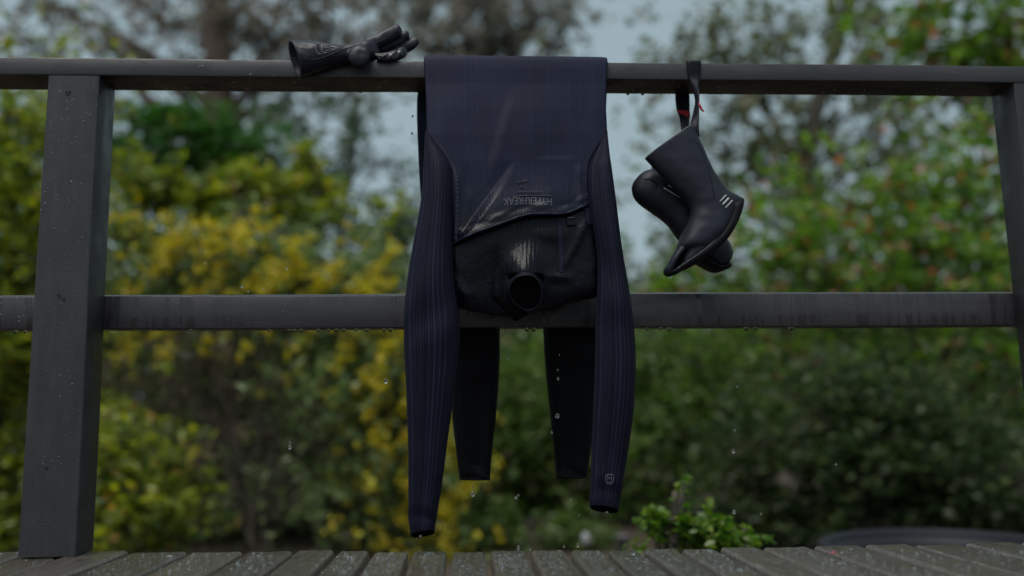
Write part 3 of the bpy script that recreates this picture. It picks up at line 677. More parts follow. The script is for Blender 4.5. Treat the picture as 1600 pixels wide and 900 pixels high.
rows = [(1062,372,1066,384,CY_,.020),(1084,392,1082,404,CY_,.034),(1103,407,1100,416,CY_,.036),(1122,416,1120,425,CY_,.030),(1138,411,1140,419,CY_,.018)]
b = MB(); b.grid(loft_pairs(rows, 24, 24, .8), True, True, True); b.build('sole', M_SOLE, boot2)
b = MB()
for dx, dy, wd in ((0, 0, .0013), (7, -4, .0009)):
    b.tube([surf(shell2, 1037+dx+q*26, 293.5+dy+q*15.5, .0008) for q in (0, .25, .5, .75, 1)], wd, 5)
b.build('heel_print', M_WHITE, boot2)
b = MB(); b.tube([surf(shell2, x, y, .0004) for i, (x, y) in enumerate(((1006, 281), (1015, 279), (1022, 283), (1027, 288), (1026, 292)))], [.0006, .0016, .0020, .0016, .0006], 6); b.build('crease', M_SOLE, boot2)
# straps over the rail
def ribbon(name, rows, parent, thick=.0022):      # rows: xl, yl, xr, yr, Y left, Y right
    rows = smooth_rows(rows, 50); G = []
    for xl, yl, xr, yr, Ya, Yb in rows:
        A, B = at(xl, yl, Ya), at(xr, yr, Yb); G.append((A, B))
    return G
def strap(name, G, parent, mat_=M_BLACK, thick=.002):
    G = np.array(G); mid = G.mean(1); T = np.gradient(mid, axis=0); rows = []
    for (A, B), t in zip(G, T):
        nrm = np.cross(B-A, t); nrm /= np.linalg.norm(nrm)+1e-12; k = nrm*thick/2
        rows.append([A+k, A*.7+B*.3+k*1.3, A*.3+B*.7+k*1.3, B+k, B-k, A*.3+B*.7-k*1.3, A*.7+B*.3-k*1.3, A-k])
    b = MB(); b.grid(rows, True, True, True); return b.build(name, mat_, parent)
xa, xb = at(1073, 100, 0)[0], at(1095, 100, 0)[0]
def wv(y, z): return (np.array([xa, y, z]), np.array([xb, y, z]))
xc, xd = at(1055, 145, .09)[0], at(1077, 145, .09)[0]
top = []
for q in np.linspace(0, 1, 14):
    y = .088-.092*q; top.append((np.array([xc+(xa-xc)*q, y, RT_Z+.0022]), np.array([xd+(xb-xd)*q, y, RT_Z+.0022])))
down = ribbon('', [(1073.2, 99, 1095.2, 99, -.0045, -.0045), (1074, 108, 1095, 108, -.0045, -.0045), (1076.5, 120, 1094, 120, -.005, -.0045), (1079.5, 131, 1092.5, 131, -.008, -.014), (1084, 145, 1092.5, 145, -.010, -.022), (1086.5, 160, 1092.2, 160, -.012, -.032), (1083, 178, 1092, 178, -.022, -.040), (1079, 195, 1092, 200, -.042, -.047), (1078, 206, 1093, 214, -.050, -.046)], None)
strap('strap', top[1:]+[wv(-.0035, RT_Z+.001)]+down, boot)
back_ = [(np.array([xc, .0895, RT_Z+.001]), np.array([xd, .0895, RT_Z+.001])), (np.array([xc, .090, RT_Z-.01]), np.array([xd, .090, RT_Z-.01]))]
back_ += ribbon('', [(1055, 143, 1077, 143, .089, .089), (1055.5, 158, 1077.5, 158, .080, .080), (1057.5, 172, 1077.5, 172, .066, .066), (1062, 185, 1077, 185, .050, .050), (1064, 200, 1077, 200, .030, .030), (1064, 216, 1078, 216, .02, .02)], None)
strap('strap', back_, boot2)
G = ribbon('', [(1057, 171.5, 1078, 174, .062, .062), (1059.5, 176, 1078, 180, .057, .057), (1067, 178.5, 1078, 184, .052, .052)], None); o = strap('strap_tab', G[:], boot2, M_RED, .0016)
b = MB(); b.tube([at(x, y, -.046) for x, y in ((1091.5, 160), (1094, 166), (1096, 171), (1100, 174.5))], [.001, .0026, .0026, .0014], 6, flat=.5); b.build('strap_tab', M_RED, boot)

# ------------------------------------------------------------------ glove lying on the rail
GYc = -.012
glove = empty('wetsuit_glove', at(560, 92, 0), 'black neoprene wetsuit glove lying palm side out on the top rail, cuff to the left', 'glove')
rows = [(453,65,471,119,-.024,.026,0,0,.010),(474,65,482,116,-.021,.026,0,0,.006),(497,66,500,110.5,-.017,.025),(516,70,522,104,-.012,.024),(534,72.5,542,101,-.006,.023),(552,68.5,563,100,.000,.023),(572,63,584,94,.006,.020),(586,60,596,90,.012,.011)]
R = loft_pairs(rows, 44, 40, .95); ax = R[5].mean(0)-R[0].mean(0); ax /= np.linalg.norm(ax)
b = MB(); b.grid(inner_end(R[0], ax, .88)[::-1]+list(R), True, True, True)
def finger(rows, m=26, n=22): b.grid(loft_pairs(rows, m, n, .97), True, True, True)
finger([(546,71,556,88,.000,.013),(568,61.5,580,80,.006,.0125),(589,52.5,599,71.5,.010,.012),(606,44,615.5,63,.012,.0115),(616.5,39.5,626,57,.012,.0105),(622,39,628,48,.012,.006)])
finger([(586,66,596,84,.022,.010),(607,60,614,77,.026,.010),(623,52.5,632,68.5,.028,.0092),(634,48.5,640,61,.028,.0075),(638.5,50.5,640.5,56,.028,.004)])
finger([(592,76,600,94,.030,.010),(614,71,622,91,.034,.010),(635,62.5,643,79,.034,.0095),(647,58.5,653,71,.034,.0075),(653.5,60,655.5,66,.034,.004)])
finger([(584,84,590,97,.000,.008),(600,83,606,97,-.002,.008),(616,78,624,94.5,.002,.0085),(628,73.5,635,87,.008,.0075),(634,75,637,82,.010,.004)])
# thumb, pointing out at the viewer
TR = []
for cy, r, Y in smooth_rows([(84, 18, .0), (86, 17.8, -.018), (87, 17.4, -.036), (87.3, 15.5, -.0425), (87.5, 10, -.0450), (87.5, 2, -.0458)], 18):
    TR.append([at(560.5+r*math.cos(q), cy+r*.98*math.sin(q), Y) for q in np.linspace(0, 2*math.pi, 26, endpoint=False)])
b.grid(TR, True, True, True, flip=True)
gshell = remeshed(b.build('glove_shell', M_GLOVE, glove), .0014, 10); dent(gshell, .026, .0045)
c = R[0].mean(0); b = MB(); b.tube(np.vstack([c+(R[0]-c)*1.0, c+(R[0][:1]-c)*1.0]), .0024, 7); b.build('cuff_edge', M_GLOVE, glove)
b = MB(); b.tube([surf(gshell, x, y, .0003) for x, y in smooth_rows([(474, 92), (490, 93), (508, 89), (526, 81), (541, 75.5), (556, 71.5)], 26)], .0009, 6); b.tube([surf(gshell, x, y, .0002) for x, y in smooth_rows([(576, 72), (590, 66), (604, 60)], 14)], .0007, 6); b.build('seam', M_GLOVE, glove)
# glossy grip patch on the curled little finger
b = MB(); G = []
for r in smooth_rows([(588,86,592,96,0),(600,84,605,96,0),(612,80.5,617,95,0),(625,76,631,88,0)], 26): G.append([surf(gshell, r[0]+(r[2]-r[0])*q, r[1]+(r[3]-r[1])*q, .0012+.0007*math.sin(q*9+r[0]*.45)+.0006*math.sin(r[0]*.9)) for q in np.linspace(.08, .9, 11)])
b.grid(G, False); o = b.build('grip_patch', M_PALM, glove); sm = o.modifiers.new('so', 'SOLIDIFY'); sm.thickness = .0015
b = MB()
for pts, wd in ((((492, 67.8), (500, 68.4)), .0011), (((492.5, 70), (494, 78), (497, 84.3)), .0006), (((503, 68.6), (502, 76), (505, 84)), .0006), (((497, 84.3), (502, 84)), .0009), (((506, 69.5), (515, 71.5)), .0012), (((506, 83), (511, 82)), .0010),
                (((507, 73.5), (513, 74.8), (516, 77)), .0006), (((509, 79), (516, 79.5)), .0006), (((516, 72.6), (523, 74.4)), .0013), (((518, 79), (523, 77.5)), .0008)):
    b.tube([surf(gshell, x, y, .0008) for x, y in smooth_rows(pts, 5)], wd, 5)
b.build('cuff_print', M_GPRINT, glove)

# ------------------------------------------------------------------ water
def drop_mesh():
    b = MB(); rings = []
    for i in range(1, 10):
        a = math.pi*i/10; z = math.cos(a); r = math.sin(a)*(1-.28*max(0, z))
        rings.append([(r*math.cos(q), r*math.sin(q), z*(1.25 if z > 0 else 1)) for q in np.linspace(0, 2*math.pi, 14, endpoint=False)])
    b.grid(rings, True, True, True, flip=True); return b.mesh('water_drop')
DM = drop_mesh(); DM.materials.append(M_DROP); DM.polygons.foreach_set('use_smooth', [True]*len(DM.polygons))
def drop(p, r, label, group):
    o = bpy.data.objects.new('water_drop', DM); COL.objects.link(o); o.location = tuple(p); o.scale = (r*random.uniform(.85, 1.05), r*.95, r*random.uniform(.9, 1.25)); tag(o, ' '.join(label.split()[:16]), 'water drop', group)
ORD = ['first', 'second', 'third', 'fourth', 'fifth', 'sixth', 'seventh', 'eighth', 'ninth', 'tenth', 'eleventh', 'twelfth', 'thirteenth', 'fourteenth']
for side, xs_ in (('left of the post', (24, 39)), ('between the left post and the left sleeve', (298, 420, 452, 459, 470, 497, 513, 525, 537, 556, 573, 600, 610)), ('between the two hanging sleeves', (823, 834)), ('right of the wetsuit', (1011, 1032, 1046, 1166, 1181, 1237))):
    for i, px in enumerate(xs_):
        p = at(px, 518, MY+.006); p[2] = (MIDBOT(p[0]) if p[0] > tl[0] else bl[2])-.0024
        drop(p, random.uniform(.0036, .0056), ORD[i]+' drop under the middle rail '+side.replace('between the left post and the left sleeve', 'counting from post to left sleeve'), 'drops under the middle rail')
for px in (563, 981, 1004): p = at(px, 147, RD-.01); p[2] = RB_Z-.0018; drop(p, .0040, 'clear drop hanging under the top rail '+{563: 'below the glove', 981: 'just right of the wetsuit', 1004: 'nearer the boots than the wetsuit'}[px], 'drops under the top rail')
for px, py, Y, r, wh in ((657, 839, -.060, .0030, 'hanging from the left sleeve cuff'), (948, 801.5, -.060, .0032, 'hanging from the right sleeve cuff'), (1047, 433, BY, .0032, 'hanging from the toe of the front boot'), (873, 747, .16, .0028, 'at the left corner of the right leg end'), (881, 747.5, .16, .0026, 'just right of another at the right leg end'), (765, 749, .16, .0026, 'at the right corner of the left leg end')):
    drop(at(px, py, Y), r, 'tiny clear water drop '+wh, 'drops hanging from the wet clothing')
falls = {'left of the wetsuit, below the middle rail': ((453, 691, 1.4), (453, 699, 2.6), (603, 567, 1.6), (603, 596, 3)),
         'left of the wetsuit, above the middle rail': ((320, 410, 1.4), (378, 448, 1.8), (388, 455, 1.4), (412, 451, 1.2), (448, 420, 1.6)),
         'beside the upper left edge of the wetsuit': ((644, 209, 2.2), (645, 182, 2)),
         'in front of the right hanging leg': ((871, 650, 3.6), (871.5, 578, 1.5), (872, 592, 2.2), (874, 555, 1.2)),
         'between the two hanging legs': ((795, 560, 2), (862, 676, 2)),
         'below the hanging legs': ((739, 760, 1.5), (739, 772, 3), (806, 778, 2.4), (810, 774, 1.6), (892, 781, 2.6), (905, 805, 1.4)),
         'just above the deck under the wetsuit': ((810, 856, 3), (828, 858, 1.6), (881, 854, 1.8), (903, 852, 2.4)),
         'right of the wetsuit in front of the bushes': ((1080, 437, 1.4), (1146, 705, 2.6), (1147, 800, 3.2), (1148, 672, 1.6), (1152, 604, 1.6), (1189, 803, 1.5), (1306, 725, 1.5))}
for place, ds in falls.items():
    for i, (px, py, r) in enumerate(ds):
        drop(at(px, py, random.uniform(-.08, .05)), r/800, ORD[i]+' water drop falling '+place, 'falling water drops')
b = MB()                                  # beads of water on the paint, too many to count
def bead(c, r): b.blob(c, (r, r, r*1.1), 7, 5)
for k in range(60):
    q = random.random(); px = 150-36*q+random.uniform(2, 26); py = 150+q*700; p = at(px, py, .045); bead((at(152-37*(py-120)/750, py, .03)[0]-.0005, random.uniform(.008, .08), p[2]), random.uniform(.0008, .0018))
for k in range(40): p = at(random.uniform(60, 130), random.uniform(140, 840), .0012); bead(p, random.uniform(.0006, .0014))
for k in range(90):
    px = random.choice([random.uniform(0, 40), random.uniform(170, 630), random.uniform(995, 1570)]); p = at(px, random.uniform(466, 508), MY); bead(p, random.uniform(.0005, .0014))
for k in range(60): p = at(random.uniform(0, 1590), 100, 0); bead((p[0], random.uniform(-.0004, .0), random.uniform(.965, .999)), random.uniform(.0005, .0011))
for k in range(34):
    p = at(random.choice([random.uniform(170, 640), random.uniform(980, 1560)]), 145, .08); bead((p[0], random.uniform(.01, .085), RB_Z-.0003), random.uniform(.001, .0022))
b.build('water_bead', M_DROP, rail, kind='stuff')
b = MB(); rb = np.random.default_rng(77)   # splashed beads lying on the boards
for k in range(2600):
    px = rb.normal(800, 330) if k % 3 else rb.uniform(-50, 1650); py = rb.uniform(856, 899)
    if py < EDGE(px)+1.5: continue
    p = at_z(px, py, .0004); j = np.searchsorted(gx, p[0])
    if j == 0 or j >= len(gx) or min(p[0]-gx[j-1], gx[j]-p[0]) < .012: continue
    r = abs(rb.normal(.0004, .0007))+.0005; p[2] = -.0006; b.blob(p, (r*rb.uniform(.8, 1.6), r*rb.uniform(.8, 1.8), r*.75), 7, 5)
b.build('water_bead', M_DROP, deck, kind='stuff')
# red petal on the deck
b = MB(); c = at_z(1302, 866, .003)
for k in range(6):
    a = k*1.05; d = np.array([math.cos(a)*.010, math.sin(a)*.012, .003+.002*(k % 2)]); e_ = np.array([-math.sin(a), math.cos(a), 0])*.003
    b.add([c, c+d*.6+e_, c+d, c+d*.6-e_], [(0, 1, 2, 3)])
tag(b.build('fallen_blossom', simple('crimson_petal', (.30, .05, .07), .5), smooth=False), 'small crimson blossom lying on the wet deck boards at the right', 'blossom')

# ------------------------------------------------------------------ garden
def wave_noise(P, r, size):               # smooth random field for voids and thick places
    v = np.zeros(len(P))
    for k in range(10):
        d = r.normal(size=3); d /= np.linalg.norm(d); v += np.cos(P@d*(2*math.pi/(size*r.uniform(.6, 1.8)))+r.uniform(0, 6.28))
    return v/math.sqrt(5)
def leaves(blobs, L_len, L_wid, seed, flat=0.0, droop=0.0, spray=7.0, gain=1.0, void=.55, depth=.8, hole=75):
    """sprays of leaves strewn over soft-edged regions: px, py, rx, ry (picture px), Y, thickness number"""
    r = np.random.default_rng(seed); Ps = []; cl = []
    for px, py, rx, ry, Y, nc in [b_[:6] for b_ in blobs]:
        C = at(px, py, Y); s = np.linalg.norm(C-CAM)/F_PX; cover = np.clip(nc/(rx*ry)*150, .3, 2.6)*gain*COVER
        sa = math.pi*(1.3*spray)**2; n = int(cover*math.pi*rx*ry*1.5/sa)+2
        q = r.normal(size=(n*2, 3))*np.array([rx*s*.62, min(rx, ry)*s*depth, ry*s*.62])
        cc = C+q; keep = wave_noise(cc*np.array([1, .22, 1]), np.random.default_rng(seed+3), hole*s) > r.normal(size=len(cc))*(.4 if hole > 50 else .15)-void; cc = cc[keep][:n]
        if len(cc) == 0: cc = C[None]
        cl.append(cc); la = L_len*L_wid*.5/(s*s); nl = int(np.clip(1.25*sa/la, 6, 60))
        sg = spray*s*r.uniform(.6, 1.5, (len(cc), 1, 1)); ax = r.normal(size=(len(cc), 1, 3)); ax[:, :, 2] *= (1-flat); ax /= np.linalg.norm(ax, axis=2, keepdims=True)
        t = r.normal(size=(len(cc), nl, 1)); k = (t*ax*1.25+r.normal(size=(len(cc), nl, 3))*np.array([.6, .6, .6-.45*flat]))*sg
        Ps.append((cc[:, None, :]+k).reshape(-1, 3))
    P = np.concatenate(Ps); n = len(P)
    d = r.normal(size=(n, 3)); d[:, 2] = d[:, 2]*(1-flat)-droop; d[:, 2] *= .6; d /= np.linalg.norm(d, axis=1)[:, None]
    e = r.normal(size=(n, 3)); e[:, 2] *= .45; e -= d*(e*d).sum(1)[:, None]; e /= np.linalg.norm(e, axis=1)[:, None]
    ln = L_len*r.uniform(.6, 1.3, (n, 1)); wd = L_wid*r.uniform(.7, 1.2, (n, 1))
    V = np.stack([P-d*ln*.5, P+e*wd*.5+d*ln*.05, P+d*ln*.5, P-e*wd*.5+d*ln*.05], 1).reshape(-1, 3)
    V[:, 2] = np.maximum(V[:, 2], GZ+.01)
    me = bpy.data.meshes.new('leaves'); me.vertices.add(len(V)); me.vertices.foreach_set('co', V.astype(np.float32).ravel())
    me.loops.add(n*4); me.loops.foreach_set('vertex_index', np.arange(n*4, dtype=np.int32)); me.polygons.add(n)
    me.polygons.foreach_set('loop_start', np.arange(0, n*4, 4, dtype=np.int32)); me.update(); me.validate()
    global NLEAF; NLEAF += n
    return me, cl
NLEAF = 0; COVER = 1.7
def limb(b, pts, r0, r1, n=7, wig=.03, seed=0):
    r = np.random.default_rng(seed); pts = smooth_rows(np.asarray(pts, float), 14); L_ = np.linalg.norm(pts[-1]-pts[0])
    pts[1:-1] += r.normal(size=(12, 3))*L_*wig*.3; b.tube(pts, np.linspace(r0, r1, 14), n)
def plant(name, label, cat, blobs, leafm, leaf, trunk_px=None, trunk_w=None, bark=None, seed=1, group=None, part='foliage', flat=0., droop=0., flowers=None, stems=None, twig=True, limbs_to=True, spray=7.0, gain=1.0, void=.55, hole=75):
    base = at(trunk_px[0][0], trunk_px[0][1], blobs[0][4]) if trunk_px else at(blobs[0][0], 850, blobs[0][4]); base[2] = GZ
    root = empty(name, base, label, cat, group)
    me, cl = leaves(blobs, *leaf, seed, flat, droop, spray, gain, void, .8, hole); o = link(part, me, leafm, root, False, 'stuff')
    Y = blobs[0][4]; s = np.linalg.norm(base-CAM)/F_PX; b = MB()
    r = np.random.default_rng(seed+50)
    if trunk_px:
        pts = [at(x, y, Y) for x, y in trunk_px]; pts[0] = base; pts = np.array(pts)
        tw = smooth_rows(pts, 20); b.tube(tw, np.linspace(trunk_w[0]*s/2, trunk_w[1]*s/2, 20), 10); tb = b.build('trunk', bark, root)
    else:
        tw = np.array([base, base+np.array([0, 0, .25])]); trunk_w = (14, 6)
    b = MB()
    for cc, bl in zip(cl, blobs):
        c = cc.mean(0); i = np.argmin(np.linalg.norm(tw-c+np.array([0, 0, .25*abs(c[2]-base[2])]), axis=1)); a = tw[i]
        limb(b, [a, a*.5+c*.5+np.array([0, 0, .06*np.linalg.norm(c-a)]), c], max(.01, trunk_w[1]*s*.30), .010, 6, .05, int(r.integers(1e6)))
        if twig:
            for e in cc[:: max(1, len(cc)//14)]: limb(b, [c, c*.5+e*.5, e], .010, .003, 5, .08, int(r.integers(1e6)))
    if stems:
        for pts in stems: limb(b, [at(x, y, Y+r.uniform(-.2, .2)) for x, y in pts], .013*r.uniform(.6, 1.3), .005, 6, .07, int(r.integers(1e6)))
    b.build('branches', bark or M_BARK, root, kind='stuff')
    if flowers:
        me, _ = leaves(flowers[0], *flowers[1], seed+9, 0, 0, 4.2, (flowers[2] if len(flowers) > 2 else .5)/COVER, -.15, .8, 36); link('blossom', me, L_FLOWER, root, False, 'stuff')
    return root

# far wood: one mass closing the view above the ground
me, _ = leaves([(x, y, 190, 70, 26, 110) for x in range(-500, 2200, 150) for y in (500, 590, 680, 760)], .34, .20, 2, spray=10, void=2)
o = link('far_wood', me, L_FAR, None, False, 'stuff'); tag(o, 'distant band of woodland behind the whole garden', 'woodland')

plant('pine_tree', 'tall pine with a thick reddish trunk behind the left half of the top rail', 'tree',
      [(330, 40, 260, 90, 19, 130), (300, 60, 190, 60, 19, 40, 60, 16), (440, 60, 120, 55, 19, 40, 60, 15), (180, 55, 100, 40, 19, 16, 50, 13), (350, -20, 260, 60, 19, 60, 60, 18), (70, 10, 90, 26, 19, 9, 40, 12), (20, 62, 40, 16, 19, 5, 40, 9), (470, 120, 110, 40, 19, 24, 50, 14), (230, 130, 120, 26, 19, 18, 50, 12), (430, 170, 80, 40, 19, 12, 40, 12), (520, 40, 60, 60, 19, 20, 60, 13), (100, 150, 80, 30, 19, 12, 40, 14)],
      L_PINE, (.34, .10), [(352, 850), (348, 600), (344, 250), (340, 60), (335, -200)], (54, 40), M_BARK_RED, 21, part='crown', group=None, gain=.62, void=-.25, hole=40)
plant('eucalypt_tree', 'hazy grey eucalypt crown rising above the wetsuit', 'tree',
      [(745, 10, 160, 75, 24, 90), (740, 25, 110, 50, 24, 50, 70, 15), (670, 20, 60, 40, 24, 18, 60, 12), (820, 30, 55, 38, 24, 22, 60, 12), (760, -60, 200, 60, 24, 50, 60, 18), (850, 62, 35, 20, 24, 8, 50, 10), (700, 75, 60, 18, 24, 14, 60, 10), (780, 78, 60, 12, 24, 14, 60, 9)],
      L_EUC, (.32, .13), [(790, 850), (788, 500), (775, 200), (760, 0), (755, -120)], (32, 18), M_BARK, 22, part='crown', droop=.4, gain=.9, void=.1, hole=42)
plant('dark_tree', 'thin dark leafy tree with sky gaps between the glove and the wetsuit', 'tree',
      [(560, 350, 110, 60, 13, 60), (490, 240, 70, 90, 13, 40), (545, 170, 55, 40, 13, 18, 40, 10), (480, 190, 40, 50, 13, 8, 40, 10), (500, 300, 45, 70, 13, 22, 50, 12), (600, 260, 50, 40, 13, 9, 40, 10), (618, 330, 48, 50, 13, 24, 60, 12), (560, 240, 50, 40, 13, 7, 40, 10), (530, 380, 60, 40, 13, 24, 60, 12), (630, 395, 50, 45, 13, 30, 60, 12), (400, 230, 50, 50, 13, 8, 40, 10), (440, 290, 40, 40, 13, 12, 50, 10)],
      L_DARK, (.15, .085), [(520, 850), (515, 600), (530, 380), (555, 200), (545, 120)], (16, 7), M_BARK, 23, part='crown', droop=.3, gain=.62, void=-.35, hole=50)
plant('tall_tree', 'big grey green tree filling the upper right with sky between its leaves', 'tree',
      [(1380, 190, 280, 190, 16, 260), (1270, 330, 220, 110, 16, 110), (1110, 85, 45, 40, 16, 26, 50, 11), (1050, 105, 45, 28, 16, 14, 50, 10), (1200, 55, 80, 55, 16, 32, 50, 13), (1330, 30, 110, 55, 16, 34, 50, 14), (1300, 120, 110, 40, 16, 34, 50, 13), (1170, 130, 80, 35, 16, 30, 50, 12), (1060, 185, 50, 30, 16, 9, 40, 10), (1130, 200, 70, 50, 16, 28, 50, 12), (1180, 280, 90, 60, 16, 36, 60, 13), (1260, 210, 100, 50, 16, 32, 50, 13), (1100, 320, 60, 70, 16, 24, 50, 12), (1040, 390, 60, 50, 16, 22, 50, 12), (1230, 370, 110, 70, 16, 36, 60, 13), (1020, 330, 40, 30, 16, 5, 40, 9), (1430, 130, 90, 50, 16, 28, 50, 13), (1420, 210, 110, 40, 16, 18, 50, 12)],
      L_RIGHT, (.24, .12), [(1290, 850), (1285, 560), (1255, 300), (1290, 120), (1345, -40)], (34, 20), M_BARK, 24, part='crown', droop=.25,
      stems=[[(1500, 130), (1420, 90), (1340, 20), (1310, -30)], [(1260, 280), (1180, 150), (1110, 80)], [(1500, 215), (1420, 170), (1270, 200)]], gain=.5, void=-.2, hole=40)
plant('leafy_tree', 'leafier green tree at the top right corner beyond the post', 'tree',
      [(1520, 60, 100, 70, 11, 60, 50, 14), (1590, 110, 70, 70, 11, 40, 50, 14), (1440, 30, 60, 50, 11, 18, 50, 12), (1560, -30, 140, 60, 11, 50, 50, 16), (1500, 165, 70, 30, 11, 14, 50, 11)],
      L_RED, (.20, .11), [(1660, 850), (1650, 400), (1600, 150), (1560, 20)], (24, 12), M_BARK, 25, part='crown', gain=.75, void=.0, hole=42)
plant('conifer_shrub', 'dark green juniper with flat layered sprays right of the left post', 'shrub',
      [(270, 205, 110, 28, 9.5, 40, 90, 15), (330, 240, 110, 26, 9.5, 40, 90, 14), (380, 268, 70, 18, 9.5, 22, 90, 12), (210, 265, 70, 25, 9.5, 26, 90, 14), (80, 215, 90, 34, 9.5, 34, 90, 15), (250, 180, 50, 12, 9.5, 10, 60, 9), (280, 300, 120, 30, 9.5, 30, 90, 14)],
      L_JUNI, (.15, .035), [(260, 850), (265, 500), (280, 240)], (16, 8), M_BARK, 26, flat=.75, gain=1.5, void=1.2)
plant('rhododendron_bush', 'olive and lime leaved bush above the yellow blossom at the left', 'shrub',
      [(320, 318, 170, 34, 7.2, 50), (260, 305, 80, 26, 7.2, 15, 40, 12), (350, 308, 80, 26, 7.2, 30, 40, 12), (430, 300, 55, 40, 7.2, 16, 40, 12), (470, 265, 25, 26, 7.2, 5, 40, 8), (230, 330, 60, 30, 7.2, 22, 40, 12), (330, 345, 140, 30, 7.2, 34, 40, 13), (200, 380, 40, 60, 7.2, 20, 40, 12)],
      L_RHODO, (.17, .06), [(330, 850), (325, 600), (320, 340)], (12, 6), M_BARK, 27, gain=1.1, void=.7)
plant('lime_bush', 'lime green bush left of the left post, behind it', 'shrub',
      [(20, 320, 110, 200, 6.4, 140), (10, 650, 90, 180, 6.4, 120), (20, 175, 70, 40, 6.4, 15, 40, 13), (20, 290, 60, 60, 6.4, 40, 40, 13), (40, 390, 50, 50, 6.4, 30, 40, 13), (0, 450, 60, 60, 6.4, 30, 40, 13), (10, 560, 50, 60, 6.4, 30, 40, 14), (10, 680, 45, 70, 6.4, 34, 40, 14), (0, 800, 50, 60, 6.4, 34, 40, 14)],
      L_RHODO, (.12, .05), [(-20, 850), (0, 600), (20, 300)], (12, 6), M_BARK, 28,
      flowers=([(10, 560, 40, 40, 6.4, 8, 14, 6), (10, 470, 30, 30, 6.4, 5, 14, 6), (15, 640, 30, 60, 6.4, 6, 14, 6)], (.05, .045)), gain=1.1, void=0.9)
WY = 6.6
plant('wattle_bush', 'feathery bush covered in yellow blossom between the left post and the wetsuit', 'shrub',
      [(400, 425, 260, 60, WY, 120), (560, 560, 140, 110, WY, 80), (620, 730, 120, 130, WY, 90), (380, 760, 150, 80, WY+.3, 22), (290, 395, 110, 45, WY, 20, 50, 13), (400, 400, 70, 45, WY, 30, 50, 13), (500, 440, 70, 40, WY, 34, 50, 13), (590, 450, 60, 40, WY, 30, 50, 13), (300, 480, 120, 40, WY, 24, 50, 14), (480, 520, 90, 40, WY, 22, 50, 14), (580, 580, 60, 60, WY, 34, 50, 13), (600, 690, 70, 80, WY, 46, 50, 14), (660, 780, 60, 70, WY, 40, 50, 13), (540, 780, 60, 60, WY, 26, 50, 13), (210, 540, 50, 50, WY, 12, 50, 13), (690, 650, 40, 80, WY, 26, 50, 12)],
      L_WATTLE, (.11, .04), None, None, M_STEM, 29,
      flowers=([(320, 390, 120, 48, WY-.45, 50), (420, 420, 130, 55, WY-.45, 36), (520, 440, 90, 45, WY-.45, 26), (590, 450, 60, 50, WY-.45, 18), (570, 545, 90, 45, WY-.45, 22), (610, 640, 60, 110, WY-.45, 70), (690, 750, 50, 120, WY-.45, 75), (620, 800, 60, 60, WY-.45, 16), (240, 550, 90, 40, WY-.45, 5), (450, 560, 80, 40, WY-.45, 5), (200, 500, 50, 50, WY-.45, 5)], (.055, .05), .6),
      stems=[[(400, 870), (390, 780), (340, 680), (290, 560)], [(402, 870), (400, 760), (385, 650), (380, 530)], [(404, 870), (420, 760), (440, 650), (480, 540)], [(398, 870), (370, 790), (320, 730), (240, 680)], [(406, 870), (450, 760), (520, 680), (570, 600)], [(396, 870), (380, 740), (320, 640), (260, 600)], [(404, 870), (410, 720), (420, 600), (410, 520)], [(408, 870), (470, 800), (540, 760), (600, 690)], [(400, 870), (360, 750), (350, 640), (340, 540)], [(400, 870), (430, 800), (450, 730), (455, 640)]], gain=1.2, void=1.0)
plant('twiggy_bush', 'bare brownish twiggy bush low behind the yellow blossom', 'shrub',
      [(380, 650, 260, 150, 8.2, 260), (350, 790, 240, 60, 8.2, 110), (350, 640, 120, 90, 8.2, 20, 50, 15), (450, 700, 90, 100, 8.2, 34, 50, 15), (300, 770, 90, 70, 8.2, 30, 50, 14), (470, 810, 80, 50, 8.2, 24, 50, 14), (380, 540, 160, 50, 8.2, 36, 50, 15)],
      L_BROWN, (.09, .03), None, None, M_STEM, 30, gain=1.2, void=1.2)
plant('low_bush', 'low bright green bush just right of the foot of the left post', 'shrub',
      [(190, 770, 60, 80, 5.2, 34), (200, 780, 60, 70, 5.2, 15, 40, 13), (250, 800, 60, 50, 5.2, 26, 40, 12), (180, 700, 40, 50, 5.2, 18, 40, 12), (260, 720, 40, 20, 5.2, 6, 40, 10), (120, 800, 60, 70, 5.2, 26, 40, 13)],
      L_RHODO, (.10, .045), None, None, M_BARK, 31, gain=1.2, void=1.0)
plant('olive_bush', 'olive green bush seen between the two hanging legs', 'shrub',
      [(830, 640, 130, 120, 9, 130), (850, 800, 140, 45, 9, 70), (820, 830, 110, 20, 9, 60), (840, 770, 130, 40, 9, 50), (815, 600, 60, 70, 9, 20, 50, 14), (800, 700, 60, 60, 9, 34, 50, 14), (860, 690, 60, 60, 9, 30, 50, 14), (760, 620, 50, 70, 9, 24, 50, 13), (730, 800, 60, 50, 9, 24, 50, 12)],
      L_OLIVE, (.12, .055), None, None, M_BARK, 32, stems=[[(770, 560), (785, 600), (815, 622), (850, 615)]], gain=1.3, void=1.2)
plant('ground_plant', 'low green plants on the soil below the hanging wetsuit legs', 'plant',
      [(830, 818, 90, 22, 6.5, 26), (770, 838, 90, 16, 6.3, 18), (900, 838, 60, 14, 6.2, 10)],
      L_OLIVE, (.09, .04), None, None, M_BARK, 38, spray=6.0, gain=.9, void=.5)
plant('green_bush', 'mid green bush right of the right-hand sleeve', 'shrub',
      [(1060, 630, 140, 120, 8, 140), (1020, 560, 70, 50, 8, 20, 50, 14), (1090, 580, 70, 60, 8, 44, 50, 14), (1000, 660, 60, 70, 8, 40, 50, 14), (1080, 690, 70, 70, 8, 44, 50, 14), (1140, 640, 60, 70, 8, 34, 50, 14), (1000, 760, 50, 40, 8, 20, 50, 13)],
      L_OLIVE, (.10, .045), None, None, M_BARK, 33, gain=1.3, void=1.2)
